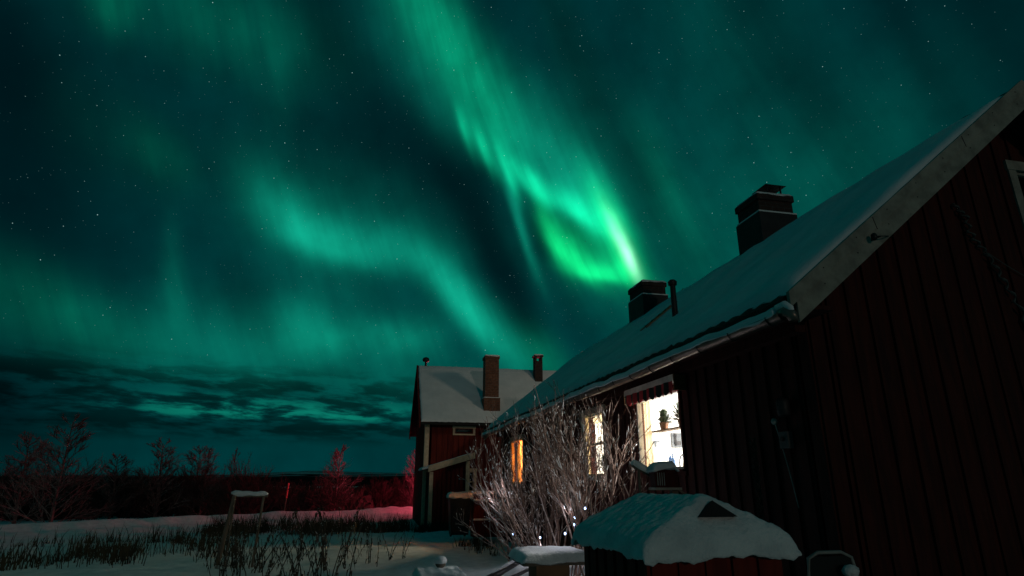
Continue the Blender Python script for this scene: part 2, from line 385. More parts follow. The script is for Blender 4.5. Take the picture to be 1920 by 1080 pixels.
def cap_snow(x0, x1, y0, y1, base, T, step=.1, edge=.08, skirt=.03, bulge=.012, rag=.5, amp=.012, fr=5, seed=0, flat=True):
    "a blanket of snow over the height function base(x,y)"
    xs = steps(x0, x1, step, edge); ys = steps(y0, y1, step, edge); m = MB(); m.smooth = True
    prof = lambda d: math.sqrt(max(0, 1 - (1 - min(d / edge, 1)) ** 2))
    nx, ny = len(xs), len(ys)
    for y in ys:
        for x in xs:
            p = prof(min(x - x0, x1 - x)) * prof(min(y - y0, y1 - y))
            z = base(x, y) + T * (.25 + .75 * p) * (1 + .25 * nz(x, y, seed, 1.7)) + amp * p * (nz(x, y, seed, fr) + .5 * nz(x, y, seed + 3, fr * 2.3))
            ox = nz(x + 9, y, seed, 3) * edge * .25 * (1 - p); oy = nz(x, y + 9, seed, 3) * edge * .25 * (1 - p)
            m.v.append((x + ox, y + oy, z))
    for j in range(ny - 1):
        for i in range(nx - 1):
            a = j * nx + i; m.f.append((a, a + 1, a + nx + 1, a + nx))
    ring = [i for i in range(nx)] + [j * nx + nx - 1 for j in range(1, ny)] + [(ny - 1) * nx + i for i in range(nx - 2, -1, -1)] + [j * nx for j in range(ny - 2, 0, -1)]
    cx, cy = (x0 + x1) / 2, (y0 + y1) / 2
    prev = ring
    for q, (bl, dz) in enumerate(((1, .4), (.6, .85), (-.8, 1))):
        cur = []
        for r in ring:
            x, y, z = m.v[r]; d = Vector((1 if x > x1 - edge * .4 else -1 if x < x0 + edge * .4 else 0, 1 if y > y1 - edge * .4 else -1 if y < y0 + edge * .4 else 0))
            dn = (T * .25 + skirt) * dz * (1 + rag * (nz(x, y, seed + 7, 5.3) + nz(x, y, seed + 2, 13) * .5 + nz(x, y, seed + 5, 31) * .3))
            cur.append(len(m.v)); m.v.append((x + d[0] * bulge * bl, y + d[1] * bulge * bl, z - dn))
        n = len(ring)
        for k in range(n): m.f.append((prev[k], cur[k], cur[(k + 1) % n], prev[(k + 1) % n]))
        prev = cur
    if flat: m.f.append(tuple(prev[::-1]))
    return m

def wall(m, org, u, n, u0, u1, zb, top, holes=(), thick=.2, period=.24, bw=.15, bt=.024, peak=None, boards=True, rng=None):
    "board-and-batten wall; holes = (ua, ub, za, zb)"
    o = Vector((org[0], org[1], 0)); u = Vector((u[0], u[1], 0)); n = Vector((n[0], n[1], 0))
    def seg(a, b, d0, d1):
        za = [zb]; iv = []
        hs = sorted([h for h in holes if h[0] < b - 1e-6 and h[1] > a + 1e-6], key=lambda h: h[2]); z = zb
        for h in hs: iv.append((z, z, h[2], h[2])); z = h[3]
        iv.append((z, z, top(a), top(b)))
        for (l0, l1, t0, t1) in iv:
            if t0 - l0 < .01 and t1 - l1 < .01: continue
            P = lambda uu, d, z: o + u * uu + n * d + Vector((0, 0, z))
            m.quad8([P(a, d0, l0), P(b, d0, l1), P(b, d1, l1), P(a, d1, l0), P(a, d0, t0), P(b, d0, t1), P(b, d1, t1), P(a, d1, t0)])
    def cuts(a, b):
        c = {a, b}
        for h in holes:
            for q in h[:2]:
                if a < q < b: c.add(q)
        if peak is not None and a < peak < b: c.add(peak)
        return sorted(c)
    c = cuts(u0, u1)
    for a, b in zip(c, c[1:]): seg(a, b, -thick, 0)
    if boards:
        x = u0 - .0
        while x < u1:
            w = bw + (rng.uniform(-.012, .012) if rng else 0); t = bt + (rng.uniform(-.004, .006) if rng else 0)
            e = min(x + w, u1)
            if e - x > .03:
                cc = cuts(x, e)
                for a, b in zip(cc, cc[1:]): seg(a, b, -.01, t)
            x += period
    return m

# ------------------------------------------------------------------ ground, hills
def bank_s(x, y):   # signed distance to the ploughed bank along the road
    dx, dy = .791, .612; return -(x + 12.8) * dy + (y - 26.1) * dx
def gh(x, y):
    s = bank_s(x, y); z = 0.0
    far = min(max((math.hypot(x, y) - 15) / 12, 0), 1)
    z -= .16 * far
    z += .30 * math.exp(-(s / .55) ** 2) * (1 + .12 * nz(x, y, 1, .8)) + .05 * math.exp(-((s + 1.6) / .6) ** 2)
    if s > .6: z -= .25 * min((s - .6) / 1.5, 1)
    # ridge of shovelled snow running to the house
    c = (x - .5) * .72 - (y - 9.5) * .69
    if y < 18: z += .24 / (1 + math.exp(max(-60, min(60, -c * 3.0)))) * min(1, max(0, (18 - y) / 5))
    a = 1 / (1 + (math.hypot(x, y) / 60) ** 2)
    z += a * (.10 * nz(x, y, 0, .35) + .05 * nz(x, y, 4, 1.1) + .03 * nz(x, y, 8, 2.6) - .05 * max(0, nz(x, y, 12, 1.9) - .35))
    return z
def axis(lo, hi, c0, c1, fine):
    o = []; x = c0
    while x < c1: o.append(x); x += fine
    st = fine; x = c1
    while x < hi: o.append(x); st *= 1.18; x += st
    o.append(hi); st = fine; x = c0
    while x > lo: st *= 1.18; x -= st; o.append(max(x, lo))
    return sorted(set(o))
gx = axis(-6000, 6000, -14, 8, .16); gy = axis(-300, 8000, 2, 34, .16)
m = MB(); m.smooth = True
for y in gy:
    for x in gx: m.v.append((x, y, gh(x, y)))
n_ = len(gx)
for j in range(len(gy) - 1):
    for i in range(n_ - 1):
        a = j * n_ + i; m.f.append((a, a + 1, a + n_ + 1, a + n_))
structure(m.build('snowy_ground', M['snow']))
m = MB(); m.smooth = True
HD = ((130, 0), (400, 0), (1200, .02), (2600, .1), (3300, .35), (4200, .75), (5200, 1.0), (6500, .3))
for d, k in HD:
    for i in range(361):
        a = R(-60 + i * .5); A = math.degrees(a)
        hgt = .40 + .42 * math.exp(-((A + 5) / 5.5) ** 2) + .22 * math.exp(-((A - 3) / 4) ** 2) + .05 * nz(A * .35, 2) + .03 * nz(A * 1.3, 5) + .015 * nz(A * 4, 9)
        z = max(k * math.tan(R(max(hgt, .1))) * 5200 * (1 + .25 * (1 - k) * nz(A * .6, d * .01)), .55 if d < 500 else 1.2)
        m.v.append((d * math.sin(a), d * math.cos(a), z if d > 130 else -1))
for j in range(len(HD) - 1):
    for i in range(360):
        a = j * 361 + i; m.f.append((a, a + 1, a + 362, a + 361))
structure(m.build('hills', M['hill']))

# ------------------------------------------------------------------ near house
rng = random.Random(4)
HX0, HX1, HY0, HY1, HR = 4.0, 10.0, 4.87, 19.75, 7.0
zr = lambda x: 3.20 + .80 * ((x - 3.55) if x < HR else (2 * HR - 3.55 - x))
house = thing('red_house', 'long red board house on the right with lit windows, snowy roof and white bargeboard', 'house', (HX0, HY0, 0))
HOLES = [(7.50 - HY0, 8.95 - HY0, 1.72, 2.80), (10.40 - HY0, 11.44 - HY0, 1.66, 2.80), (16.65 - HY0, 18.15 - HY0, 1.50, 2.72)]
m = MB()
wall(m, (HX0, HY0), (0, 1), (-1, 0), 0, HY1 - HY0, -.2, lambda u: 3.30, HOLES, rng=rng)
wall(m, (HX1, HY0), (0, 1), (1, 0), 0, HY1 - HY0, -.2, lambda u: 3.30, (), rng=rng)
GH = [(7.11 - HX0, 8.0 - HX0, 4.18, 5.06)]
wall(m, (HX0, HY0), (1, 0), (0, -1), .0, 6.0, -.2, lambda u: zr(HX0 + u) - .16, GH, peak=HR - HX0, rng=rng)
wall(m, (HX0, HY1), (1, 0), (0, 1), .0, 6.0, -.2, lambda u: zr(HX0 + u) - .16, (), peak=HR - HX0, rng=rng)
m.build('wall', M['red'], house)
m = MB()   # soffit and eave boards
m.box(3.56, 4.0, HY0 - .37, HY1 + .2, 3.08, 3.12); m.box(3.53, 3.56, HY0 - .37, HY1 + .2, 3.02, 3.17)
m.box(3.86, 3.972, HY0, HY1, 2.96, 3.079)
m.build('eave_board', M['red'], house)
m = MB()   # roof slabs of tiles
for sgn in (1, -1):
    fx = lambda x: x if sgn == 1 else 2 * HR - x
    ys = [HY0 - .37 + i * .06 for i in range(int((HY1 + .25 - HY0 + .37) / .06) + 1)]
    xs = [3.47, 3.55, 3.8, HR]
    b0 = len(m.v)
    for dz in (0, -.10):
        for y in ys:
            w = .022 * abs(math.sin((y) * math.pi / .24)) + .012 * nz(y, 0, 3, 2)
            for x in xs: m.v.append((fx(x), y, zr(3.55) + .8 * (x - 3.55) + dz + (w if dz == 0 else 0)))
    k = len(xs); L = len(ys) * k
    for j in range(len(ys) - 1):
        for i in range(k - 1):
            a = b0 + j * k + i; m.f.append((a, a + 1, a + k + 1, a + k)); m.f.append((a + L, a + L + k, a + L + k + 1, a + L + 1))
        a = b0 + j * k; m.f.append((a, a + k, a + k + L, a + L))
    for j in (0, len(ys) - 1):
        for i in range(k - 1):
            a = b0 + j * k + i; m.f.append((a, a + 1, a + 1 + L, a + L))
roof = m.build('roof', M['tile'], house)
SY0, SY1 = HY0 - .40, HY1 + .25
def roofsnow(x, y):
    t = abs(x - HR); rnd = .10 * math.exp(-(t / .25) ** 2)
    return zr(x) - rnd + .012 * nz(x, y, 2, .5) + .01 * math.sin(y * math.pi / .12) * .15
cap_snow(3.57, 2 * HR - 3.57, SY0, SY1, roofsnow, .115, step=.16, edge=.13, skirt=.02, bulge=.02, rag=1.0, amp=.012, fr=2.2, seed=5, flat=False).build('snow', M['snowfine'], roof)
# bargeboards at both gables
def barge(m, y0, y1, top, dep, a=3.46, b=HR):
    for sgn in (1, -1):
        fx = (lambda x: x) if sgn == 1 else (lambda x: 2 * HR - x)
        zz = lambda x, d: 3.20 + .80 * (x - 3.55) + d
        p = [(fx(a), y0, zz(a, top - dep)), (fx(b), y0, zz(b, top - dep)), (fx(b), y1, zz(b, top - dep)), (fx(a), y1, zz(a, top - dep)),
             (fx(a), y0, zz(a, top)), (fx(b), y0, zz(b, top)), (fx(b), y1, zz(b, top)), (fx(a), y1, zz(a, top))]
        m.quad8(p)
bgm = MB(); barge(bgm, SY0 - .045, SY0 - .004, .045, .145, 3.50); bb = bgm.build('bargeboard', M['white'], house)
bgm = MB(); barge(bgm, SY0 - .030, SY0 - .003, -.103, .19, 3.58); bgm.build('bargeboard', M['white'], house)
bgm = MB(); barge(bgm, HY1 + .256, HY1 + .29, .06, .33); bgm.build('bargeboard', M['white'], house)
for k in range(8):   # nail heads and a board joint
    x = 3.9 + k * .42; 
    for d in (-.02, -.17): m = MB(); m.blob((x, SY0 - (.047 if d > -.1 else .032), 3.2 + .8 * (x - 3.55) + d), .007, .004, .007, 6, 3); m.build('nail_head', M['dark'], bb)
for x in (4.55, 5.9): m = MB(); m.bar((x, SY0 - .0465, 3.2 + .8 * (x - 3.55) + .03), (x + .03, SY0 - .0465, 3.2 + .8 * (x - 3.55) - .095), .006, .003); m.build('board_joint', M['dark'], bb)
# gutter with snow
m = MB(); N_ = 9
def gut(m, y0, y1, r=.065, cx=3.435, cz=3.005):
    b0 = len(m.v); ys = [y0 + (y1 - y0) * i / 30 for i in range(31)]
    for y in ys:
        sag = .012 * math.sin(y * 1.3) + .008 * nz(y, 3)
        for q in (r, r - .006):
            for i in range(N_):
                t = math.pi + math.pi * i / (N_ - 1); m.v.append((cx + q * math.cos(t), y, cz + sag + q * math.sin(t)))
    K = 2 * N_
    for j in range(30):
        for i in range(N_ - 1):
            a = b0 + j * K + i; m.f.append((a, a + 1, a + K + 1, a + K)); a += N_; m.f.append((a, a + K, a + K + 1, a + 1))
    return m
m.smooth = True
gut(m, SY0 - .02, HY1 + .35); gt = m.build('gutter', M['gutter'], house)
y = SY0 + .15
while y < HY1 + .2:
    m = MB(); m.tube([(3.435 + .072 * math.cos(t), y, 3.005 + .072 * math.sin(t)) for t in [math.pi + math.pi * i / 8 for i in range(9)]], .007, 4)
    m.bar((3.50, y, 3.02), (3.60, y, 3.145), .02, .006); m.build('bracket', M['metal'], gt); y += .62
cap_snow(3.375, 3.49, SY0 + .05, HY1 + .33, lambda x, y: 3.0 + .012 * math.sin(y * 1.3) + .03 * nz(y, 7, 0, 2.2) + 0.015 * nz(y, 1, 0, .6), .095, step=.09, edge=.035, skirt=.0, amp=.008, seed=2).build('snow', M['snowfine'], gt)
m = MB(); m.smooth = True
m.tube([(3.435, SY0 + .02, 3.0), (3.435, SY0 - .06, 3.01), (3.435, SY0 - .12, 2.97), (3.435, SY0 - .13, 2.91)], [.05, .05, .048, .045], 12); el_ = m.build('gutter_elbow', M['gutter'], house)
m = MB(); m.smooth = True
m.tube([(3.435, SY0 + .06, 3.07), (3.435, SY0 - .05, 3.075), (3.43, SY0 - .12, 3.025), (3.43, SY0 - .15, 2.97)], [.035, .036, .03, .012], 10); m.build('snow', M['snowfine'], el_)

def chimney(name, par, x0, x1, y0, y1, zb, zl, zt, bm, lowm, lip=.04, lab=None, cap=True):
    m = MB(); m.box(x0, x1, y0, y1, zl, zt - .12); m.box(x0 - .03, x1 + .03, y0 - .03, y1 + .03, zt - .12, zt)
    c = m.build(name, bm, par)
    m = MB(); m.box(x0 - lip, x1 + lip, y0 - lip, y1 + lip, zb, zl); m.build('flashing', lowm, c)
    m = MB(); 
    for (a, b, cc, d) in ((x0 - lip, x1 + lip, y0 - lip, y0), (x0 - lip, x0, y0, y1), (x1, x1 + lip, y0, y1)):
        m.box(a, b, cc, d, zl + .001, zl + .028)
    m.build('snow', M['snowfine'], c)
    if cap: cap_snow(x0 - .02, x1 + .02, y0 - .02, y1 + .02, lambda x, y: zt, .05, step=.08, edge=.06, seed=zt).build('snow', M['snowfine'], c)
    return c
c1 = chimney('chimney', house, 6.52, 7.22, 8.70, 9.36, 5.4, 6.24, 6.62, M['brickd'], M['metal'])
m = MB(); cx, cy = 6.95, 8.93
for a, b in ((-.14, -.14), (.14, -.14), (.14, .14), (-.14, .14)): m.box(cx + a - .012, cx + a + .012, cy + b - .012, cy + b + .012, 6.62, 6.84)
m.lathe((cx, cy, 0), [(.10, 6.60), (.10, 6.77)], 10)
z = 6.84; a = .22
b0 = len(m.v); m.v += [(cx - a, cy - a, z), (cx + a, cy - a, z), (cx + a, cy + a, z), (cx - a, cy + a, z), (cx, cy, z + .11)]
for f in ((0, 1, 4), (1, 2, 4), (2, 3, 4), (3, 0, 4), (3, 2, 1, 0)): m.f.append(tuple(b0 + i for i in f))
m.build('rain_cap', M['metal'], c1)
chimney('chimney', house, 6.45, 7.08, 13.60, 14.45, 5.3, 6.16, 6.52, M['brickd'], M['metal'])
m = MB(); m.lathe((4.65, 8.67, 0), [(.05, 4.0), (.045, 4.70), (.07, 4.70), (.075, 4.76), (.045, 4.79)], 12); m.build('vent_pipe', M['metal'], house)
m = MB()   # roof ladder showing through the snow
for dy in (0, .26):
    m.bar((4.78, 10.05 + dy, zr(4.78) + .14), (5.45, 10.05 + dy, zr(5.45) + .145), .035, .02)
for k in range(4): x = 4.88 + k * .15; m.bar((x, 10.05, zr(x) + .145), (x, 10.31, zr(x) + .145), .03, .02)
m.build('roof_ladder', M['brown'], house)

def window(par, org, u, n, ua, ub, za, zb, frame, sash, glass, trim=.10, bars=(), sill=True, name='window', top=True):
    o = Vector((org[0], org[1], 0)); u = Vector((u[0], u[1], 0)); n = Vector((n[0], n[1], 0))
    def bx(m, a, b, c, d, d0, d1):
        P = lambda uu, dd, z: o + u * uu + n * dd + Vector((0, 0, z))
        m.quad8([P(a, d0, c), P(b, d0, c), P(b, d1, c), P(a, d1, c), P(a, d0, d), P(b, d0, d), P(b, d1, d), P(a, d1, d)])
    m = MB(); t = trim
    bx(m, ua - t, ua, za, zb, -.05, .045); bx(m, ub, ub + t, za, zb, -.05, .045)
    bx(m, ua - t - .02, ub + t + .02, zb, zb + t * 1.1, -.05, .055); bx(m, ua - t, ub + t, za - .06, za, -.05, .043)
    w = m.build(name, frame, par)
    if sill:
        m = MB(); bx(m, ua - t, ub + t, za - .001, za + .022, -.14, .09); m.build('sill', frame, w)
    m = MB(); s = .035; z0 = za + .024
    bx(m, ua, ua + s, z0, zb, -.06, .012); bx(m, ub - s, ub, z0, zb, -.06, .012); bx(m, ua + s, ub - s, z0, z0 + s, -.06, .012); bx(m, ua + s, ub - s, zb - s, zb, -.06, .012)
    for kind, q in bars:
        if kind == 'v': bx(m, q - .02, q + .02, z0 + s, zb - s, -.058, .008)
        else: bx(m, ua + s, ub - s, q - .02, q + .02, -.056, .006)
    m.build('sash', sash, w)
    m = MB(); bx(m, ua + s - .005, ub - s + .005, z0 + s - .005, zb - s + .005, -.032, -.028); m.build('pane', glass, w)
    return w
O = (HX0, HY0); U = (0, 1); Nn = (-1, 0)
wk = window(house, O, U, Nn, *HOLES[0], M['red'], M['awning'], M['pane'], .05)
wp = window(house, O, U, Nn, *HOLES[1], M['white'], M['lace'], M['pane'], .10, (('h', 2.25),))
wo = window(house, O, U, Nn, *HOLES[2], M['white'], M['lace'], M['pane'], .10, (('v', 17.4 - HY0),))
gw = window(house, O, (1, 0), (0, -1), *GH[0], M['white'], M['white'], M['pane2'], .11, (('h', 4.55), ('v', 7.55 - HX0)))
# curtains and blind
def curtain(m, x, y0, y1, z0, z1, amp=.02, wl=.09):
    k = max(8, int((y1 - y0) / .012)); b0 = len(m.v)
    for i in range(k + 1):
        y = y0 + (y1 - y0) * i / k; dx = amp * math.sin(i / k * (y1 - y0) / wl * 6.28)
        for z in (z0, (z0 + z1) / 2, z1): m.v.append((x + dx * (1.3 if z == z0 else 1), y, z))
    for i in range(k):
        for j in (0, 1): a = b0 + i * 3 + j; m.f.append((a, a + 3, a + 4, a + 1))
m = MB(); m.smooth = True; curtain(m, 4.10, 8.70, 8.93, 1.78, 2.78, .025); m.build('curtain', M['cream_cloth'], wk)
m = MB(); m.smooth = True; curtain(m, 4.17, 10.42, 11.42, 2.66, 2.78, .012, .05); m.build('curtain', M['cream_cloth'], wp)
m = MB(); m.smooth = True; curtain(m, 4.2, 16.67, 16.85, 1.55, 2.7); curtain(m, 4.2, 17.85, 18.12, 1.55, 2.7); curtain(m, 4.18, 16.67, 18.12, 2.5, 2.7, .015); m.build('curtain', M['orange_cloth'], wo)
m = MB()
for k in range(16):
    z = 2.74 - k * .026; m.bar((4.175, 7.55, z), (4.175, 8.32, z), .018, .0018, (.3, 0, 1))
m.build('blind', M['blind'], wk)
m = MB(); m.box(4.13, 4.27, 7.52, 8.76, 2.30, 2.325); m.build('shelf', M['brown'], wk)
# interiors
m = MB()
def room(m, x0, x1, y0, y1, z0, z1):
    t = .04
    m.box(x1, x1 + t, y0, y1, z0, z1); m.box(x0, x1, y0 - t, y0, z0, z1); m.box(x0, x1, y1, y1 + t, z0, z1)
    m.box(x0, x1 + t, y0 - t, y1 + t, z0 - t, z0); m.box(x0, x1 + t, y0 - t, y1 + t, z1, z1 + t)
def innerwall(m, y0, y1, z0, z1, hole):
    m.box(4.201, 4.215, y0, hole[0], z0, z1); m.box(4.201, 4.215, hole[1], y1, z0, z1)
    m.box(4.201, 4.215, hole[0], hole[1], z0, hole[2]); m.box(4.201, 4.215, hole[0], hole[1], hole[3], z1)
room(m, 4.22, 7.2, 5.3, 10.12, .5, 2.98); innerwall(m, 5.3, 10.12, .5, 2.98, (7.47, 8.98, 1.69, 2.82))
room(m, 4.22, 7.2, 10.2, 14.5, .5, 2.98); innerwall(m, 10.2, 14.5, .5, 2.98, (10.37, 11.47, 1.63, 2.82))
m.build('interior_wall', M['inner'], house)
m = MB(); room(m, 4.22, 7.2, 15.6, 19.4, .5, 2.98); innerwall(m, 15.6, 19.4, .5, 2.98, (16.62, 18.18, 1.47, 2.74)); m.build('interior_wall', M['warm'], house)
for nm, (x, y, z), pw, c in (('kitchen', (5.4, 8.1, 2.55), KITCHEN, (1, .96, .90)), ('pantry', (6.2, 11.7, 2.5), PANTRY, (1, .90, .76)), ('parlour', (5.4, 17.9, 2.4), PARLOUR, (1, .80, .50))):
    t = thing('ceiling_lamp', 'round ceiling lamp in the %s behind the window' % nm, 'lamp', (x, y, 2.98))
    m = MB(); m.smooth = True; m.blob((x, y, z + .22), .13, .13, .08, 16, 8, 0); m.build('lamp_shade', M['roomlamp'], t)
    m = MB(); m.tube([(x, y, 2.975), (x, y, z + .29)], .012, 6); m.build('cord', M['white2'], t)
    lamp(nm + '_light', (x, y, z), pw, c, .12)
# kitchen things
def plant(x, y, z, r, label, seed):
    t = thing('potted_plant', label, 'houseplant', (x, y, z), 'plants on the window shelf'); g = random.Random(seed)
    m = MB(); m.lathe((x, y, z), [(.055, 0), (.075, .10), (.08, .10), (.05, .11)], 12); m.build('pot', M['pot'], t)
    m = MB()
    for i in range(110):
        a = g.uniform(0, 6.28); e = g.uniform(.1, 1.4); L = r * g.uniform(.5, 1.1); w = .02
        p = Vector((x + .01 * math.cos(a), y + .01 * math.sin(a), z + .09)); d = Vector((math.cos(a) * math.cos(e) * .5, math.sin(a) * math.cos(e), math.sin(e)))
        q = p + d * L; s = d.cross(Vector((0, 0, 1))).normalized() * w
        b = len(m.v); m.v += [tuple(p), tuple(q - d * .03 + s), tuple(q + Vector((0, 0, -.01))), tuple(q - d * .03 - s)]; m.f.append((b, b + 1, b + 2, b + 3))
    m.build('foliage', M['soil'], t)
plant(4.18, 8.42, 2.325, .22, 'small bushy plant in a pot on the shelf, left of the blind', 1)
plant(4.20, 7.88, 2.325, .26, 'larger potted plant on the shelf, behind the blind slats', 2)
plant(4.13, 10.70, 1.70, .30, 'tall leafy potted plant on the sill of the middle window', 3)
t = thing('wall_phone', 'grey wall phone with receiver on the white kitchen wall', 'telephone', (5.22, 10.11, 2.28))
m = MB(); m.box(5.13, 5.31, 10.06, 10.11, 2.16, 2.41); m.build('phone_body', M['phone'], t)
m = MB(); m.smooth = True; m.tube([(5.185, 10.05, 2.20), (5.18, 10.03, 2.22), (5.18, 10.02, 2.3), (5.18, 10.03, 2.37), (5.185, 10.05, 2.39)], [.022, .026, .016, .026, .022], 8); m.build('receiver', M['phoned'], t)
m = MB(); m.box(5.22, 5.29, 10.052, 10.062, 2.20, 2.27); m.build('keypad', M['phoned'], t)
o = MB().box(5.37, 5.48, 10.07, 10.11, 2.10, 2.38).build('thermostat_box', M['phone']); tag(o, 'narrow grey box on the kitchen wall right of the phone', 'box')
t = thing('wall_hook', 'small dark hook with a hanging sprig on the kitchen wall', 'hook', (4.82, 10.1, 2.2))
m = MB(); m.box(4.78, 4.90, 10.07, 10.11, 2.24, 2.27); m.box(4.80, 4.83, 10.06, 10.09, 2.16, 2.25); m.build('hook', M['phone'], t)
m = MB(); m.tube([(4.82, 10.09, 2.3), (4.86, 10.09, 2.36), (4.9, 10.09, 2.40)], .004, 4); m.tube([(4.84, 10.09, 2.33), (4.80, 10.09, 2.4)], .004, 4); m.build('sprig', M['soil'], t)
def bottle(x, y, z, h, r, mt, label):
    m = MB(); m.smooth = True; m.lathe((x, y, z), [(r * .9, 0), (r, .01), (r, h * .6), (r * .35, h * .75), (r * .35, h), (r * .2, h)], 12)
    return tag(m.build('bottle', mt), label, 'bottle')
ZS = 1.743
bottle(4.13, 8.20, ZS, .26, .03, M['blueglass'], 'tall blue bottle standing on the kitchen sill')
bottle(4.12, 8.10, ZS, .22, .035, M['blueglass'], 'shorter blue bottle standing beside the tall one')
t = thing('tap', 'curved metal kitchen tap behind the window', 'tap', (4.4, 8.3, 1.6))
m = MB(); m.smooth = True; m.tube([(4.4, 8.45, 1.6), (4.4, 8.45, 1.86), (4.4, 8.42, 1.93), (4.4, 8.36, 1.96), (4.4, 8.29, 1.93), (4.4, 8.27, 1.87)], .012, 8); m.build('spout', M['phone'], t)
m = MB(); m.lathe((4.4, 8.45, 1.6), [(.03, 0), (.03, .03), (.015, .05)], 10); m.build('tap_base', M['phone'], t)
for i, (y, lab) in enumerate(((7.62, 'small clear jar in the right corner of the kitchen sill'), (7.78, 'cream jar near the right end of the kitchen sill'), (8.68, 'amber jar beside the cream curtain on the kitchen sill'))):
    m = MB(); m.smooth = True; m.lathe((4.13, y, ZS), [(.03, 0), (.034, .01), (.034, .08), (.026, .09), (.026, .105)], 12)
    tag(m.build('jar', (M['blind'], M['lace'], M['pot'])[i]), lab, 'jar', 'jars on the kitchen sill')
# awning
m = MB(); m.box(3.80, 3.97, 7.30, 8.96, 2.87, 2.955); aw = m.build('awning', M['awning'], house)
for k in range(14):
    y0 = 7.32 + k * .116; y1 = y0 + .116; m = MB(); b = 0
    ys = [y0 + (y1 - y0) * i / 6 for i in range(7)]
    for i, y in enumerate(ys):
        dx = .012 * math.sin(y * 24); zb_ = 2.74 - .045 * math.sin(math.pi * i / 6)
        for dd in (0, .006): m.v += [(3.795 + dx + dd, y, 2.869), (3.79 + dx * 1.5 + dd, y, zb_)]
    for i in range(6):
        a = i * 4; m.f += [(a, a + 4, a + 5, a + 1), (a + 2, a + 3, a + 7, a + 6), (a + 1, a + 5, a + 7, a + 3)]
    m.build('valance_stripe', M['cred'] if k % 2 == 0 else M['cgreen'], aw)
for y in (7.275, 8.962): m = MB(); m.box(3.80, 3.97, y, y + .02, 2.74, 2.95); m.build('end_bracket', M['brown'], aw)
# fittings on the walls (parts of the house)
m = MB(); m.smooth = True; m.lathe((3.90, 5.26, 0), [(.05, 2.20), (.062, 2.22), (.062, 2.34), (.05, 2.37), (.02, 2.38)], 16); m.bar((3.90, 5.26, 2.3), (3.99, 5.26, 2.3), .03, .03)
tag(m.build('wall_lamp', M['metal']), 'unlit round metal wall lamp above the white socket box', 'wall lamp')
t = thing('socket_box', 'white outdoor socket box on the red wall under the round lamp', 'socket box', (3.97, 5.36, 1.9))
MB().box(3.92, 3.976, 5.28, 5.42, 1.90, 2.06).build('box', M['rope'], t)
m = MB(); m.tube([(3.915, 5.36, 1.99), (3.905, 5.36, 1.99)], .022, 10); m.build('socket', M['dark'], t)
t = thing('cable_plug', 'pale round plug with a thin cable hanging on the red wall', 'plug', (3.95, 5.47, 2.17))
m = MB(); m.smooth = True; m.blob((3.93, 5.47, 2.17), .03, .036, .036, 12, 8, 0); m.build('plug', M['white2'], t)
m = MB(); m.tube([(3.93, 5.46, 2.14), (3.94, 5.42, 1.95), (3.95, 5.37, 1.7), (3.95, 5.30, 1.35)], .005, 5); m.build('cable', M['white2'], t)
t = thing('fir_garland', 'dark withered twig bundle hanging on the red wall beside the window', 'garland', (3.93, 5.85, 1.1))
m = MB(); g = random.Random(8)
for i in range(160):
    z = 1.15 + .85 * i / 160; a = g.uniform(0, 6.28)
    m.tube([(3.93, 5.86, z), (3.93 - abs(.05 * math.cos(a)), 5.86 + .06 * math.sin(a), z + .05)], .004, 3)
m.tube([(3.94, 5.86, 1.1), (3.94, 5.86, 2.03)], .008, 5); m.build('twig', M['weed'], t)
# gable: insulator, wire, climbing garland
t = thing('wire_insulator', 'small dark wire holder screwed to the white bargeboard', 'insulator', (4.48, SY0 - .05, 3.8))
m = MB(); m.smooth = True; m.blob((4.48, SY0 - .09, 3.80), .03, .03, .04, 10, 6, .1); m.tube([(4.48, SY0 - .05, 3.78), (4.48, SY0 - .10, 3.78), (4.53, SY0 - .11, 3.80)], .008, 5); m.build('insulator', M['dark'], t)
m = MB(); m.tube([(4.5, SY0 - .11, 3.8), (4.62, SY0 - .09, 3.82), (4.9, SY0 + .1, 3.92), (5.1, HY0 - .03, 4.02)], .005, 4); m.build('wire', M['dark'], t)
t = thing('twisted_garland', 'twisted grey cord garland hanging down the dark gable wall', 'garland', (6.0, HY0 - .06, 3.2))
m = MB(); g = random.Random(3)
P = [(6.05, 4.52), (6.12, 4.43), (6.19, 4.36), (6.18, 4.2), (6.24, 4.08), (6.32, 3.98), (6.42, 3.8), (6.50, 3.6), (6.58, 3.4), (6.66, 3.1), (6.72, 2.7)]
pts = []
for i in range(len(P) - 1):
    for k in range(10): f = k / 10; pts.append((P[i][0] * (1 - f) + P[i + 1][0] * f, P[i][1] * (1 - f) + P[i + 1][1] * f))
m.tube([(x + .022 * math.cos(i * .9), HY0 - .055 + .02 * math.sin(i * .9), z) for i, (x, z) in enumerate(pts)], [.013 + .006 * math.sin(i * 1.7) for i in range(len(pts))], 6)
m.build('cord', M['rope'], t)
m = MB(); m.tube([(6.30, HY0 - .05, 4.0), (6.6, HY0 - .05, 3.82), (7.0, HY0 - .05, 3.62)], .006, 4); m.build('wire', M['rope'], t)

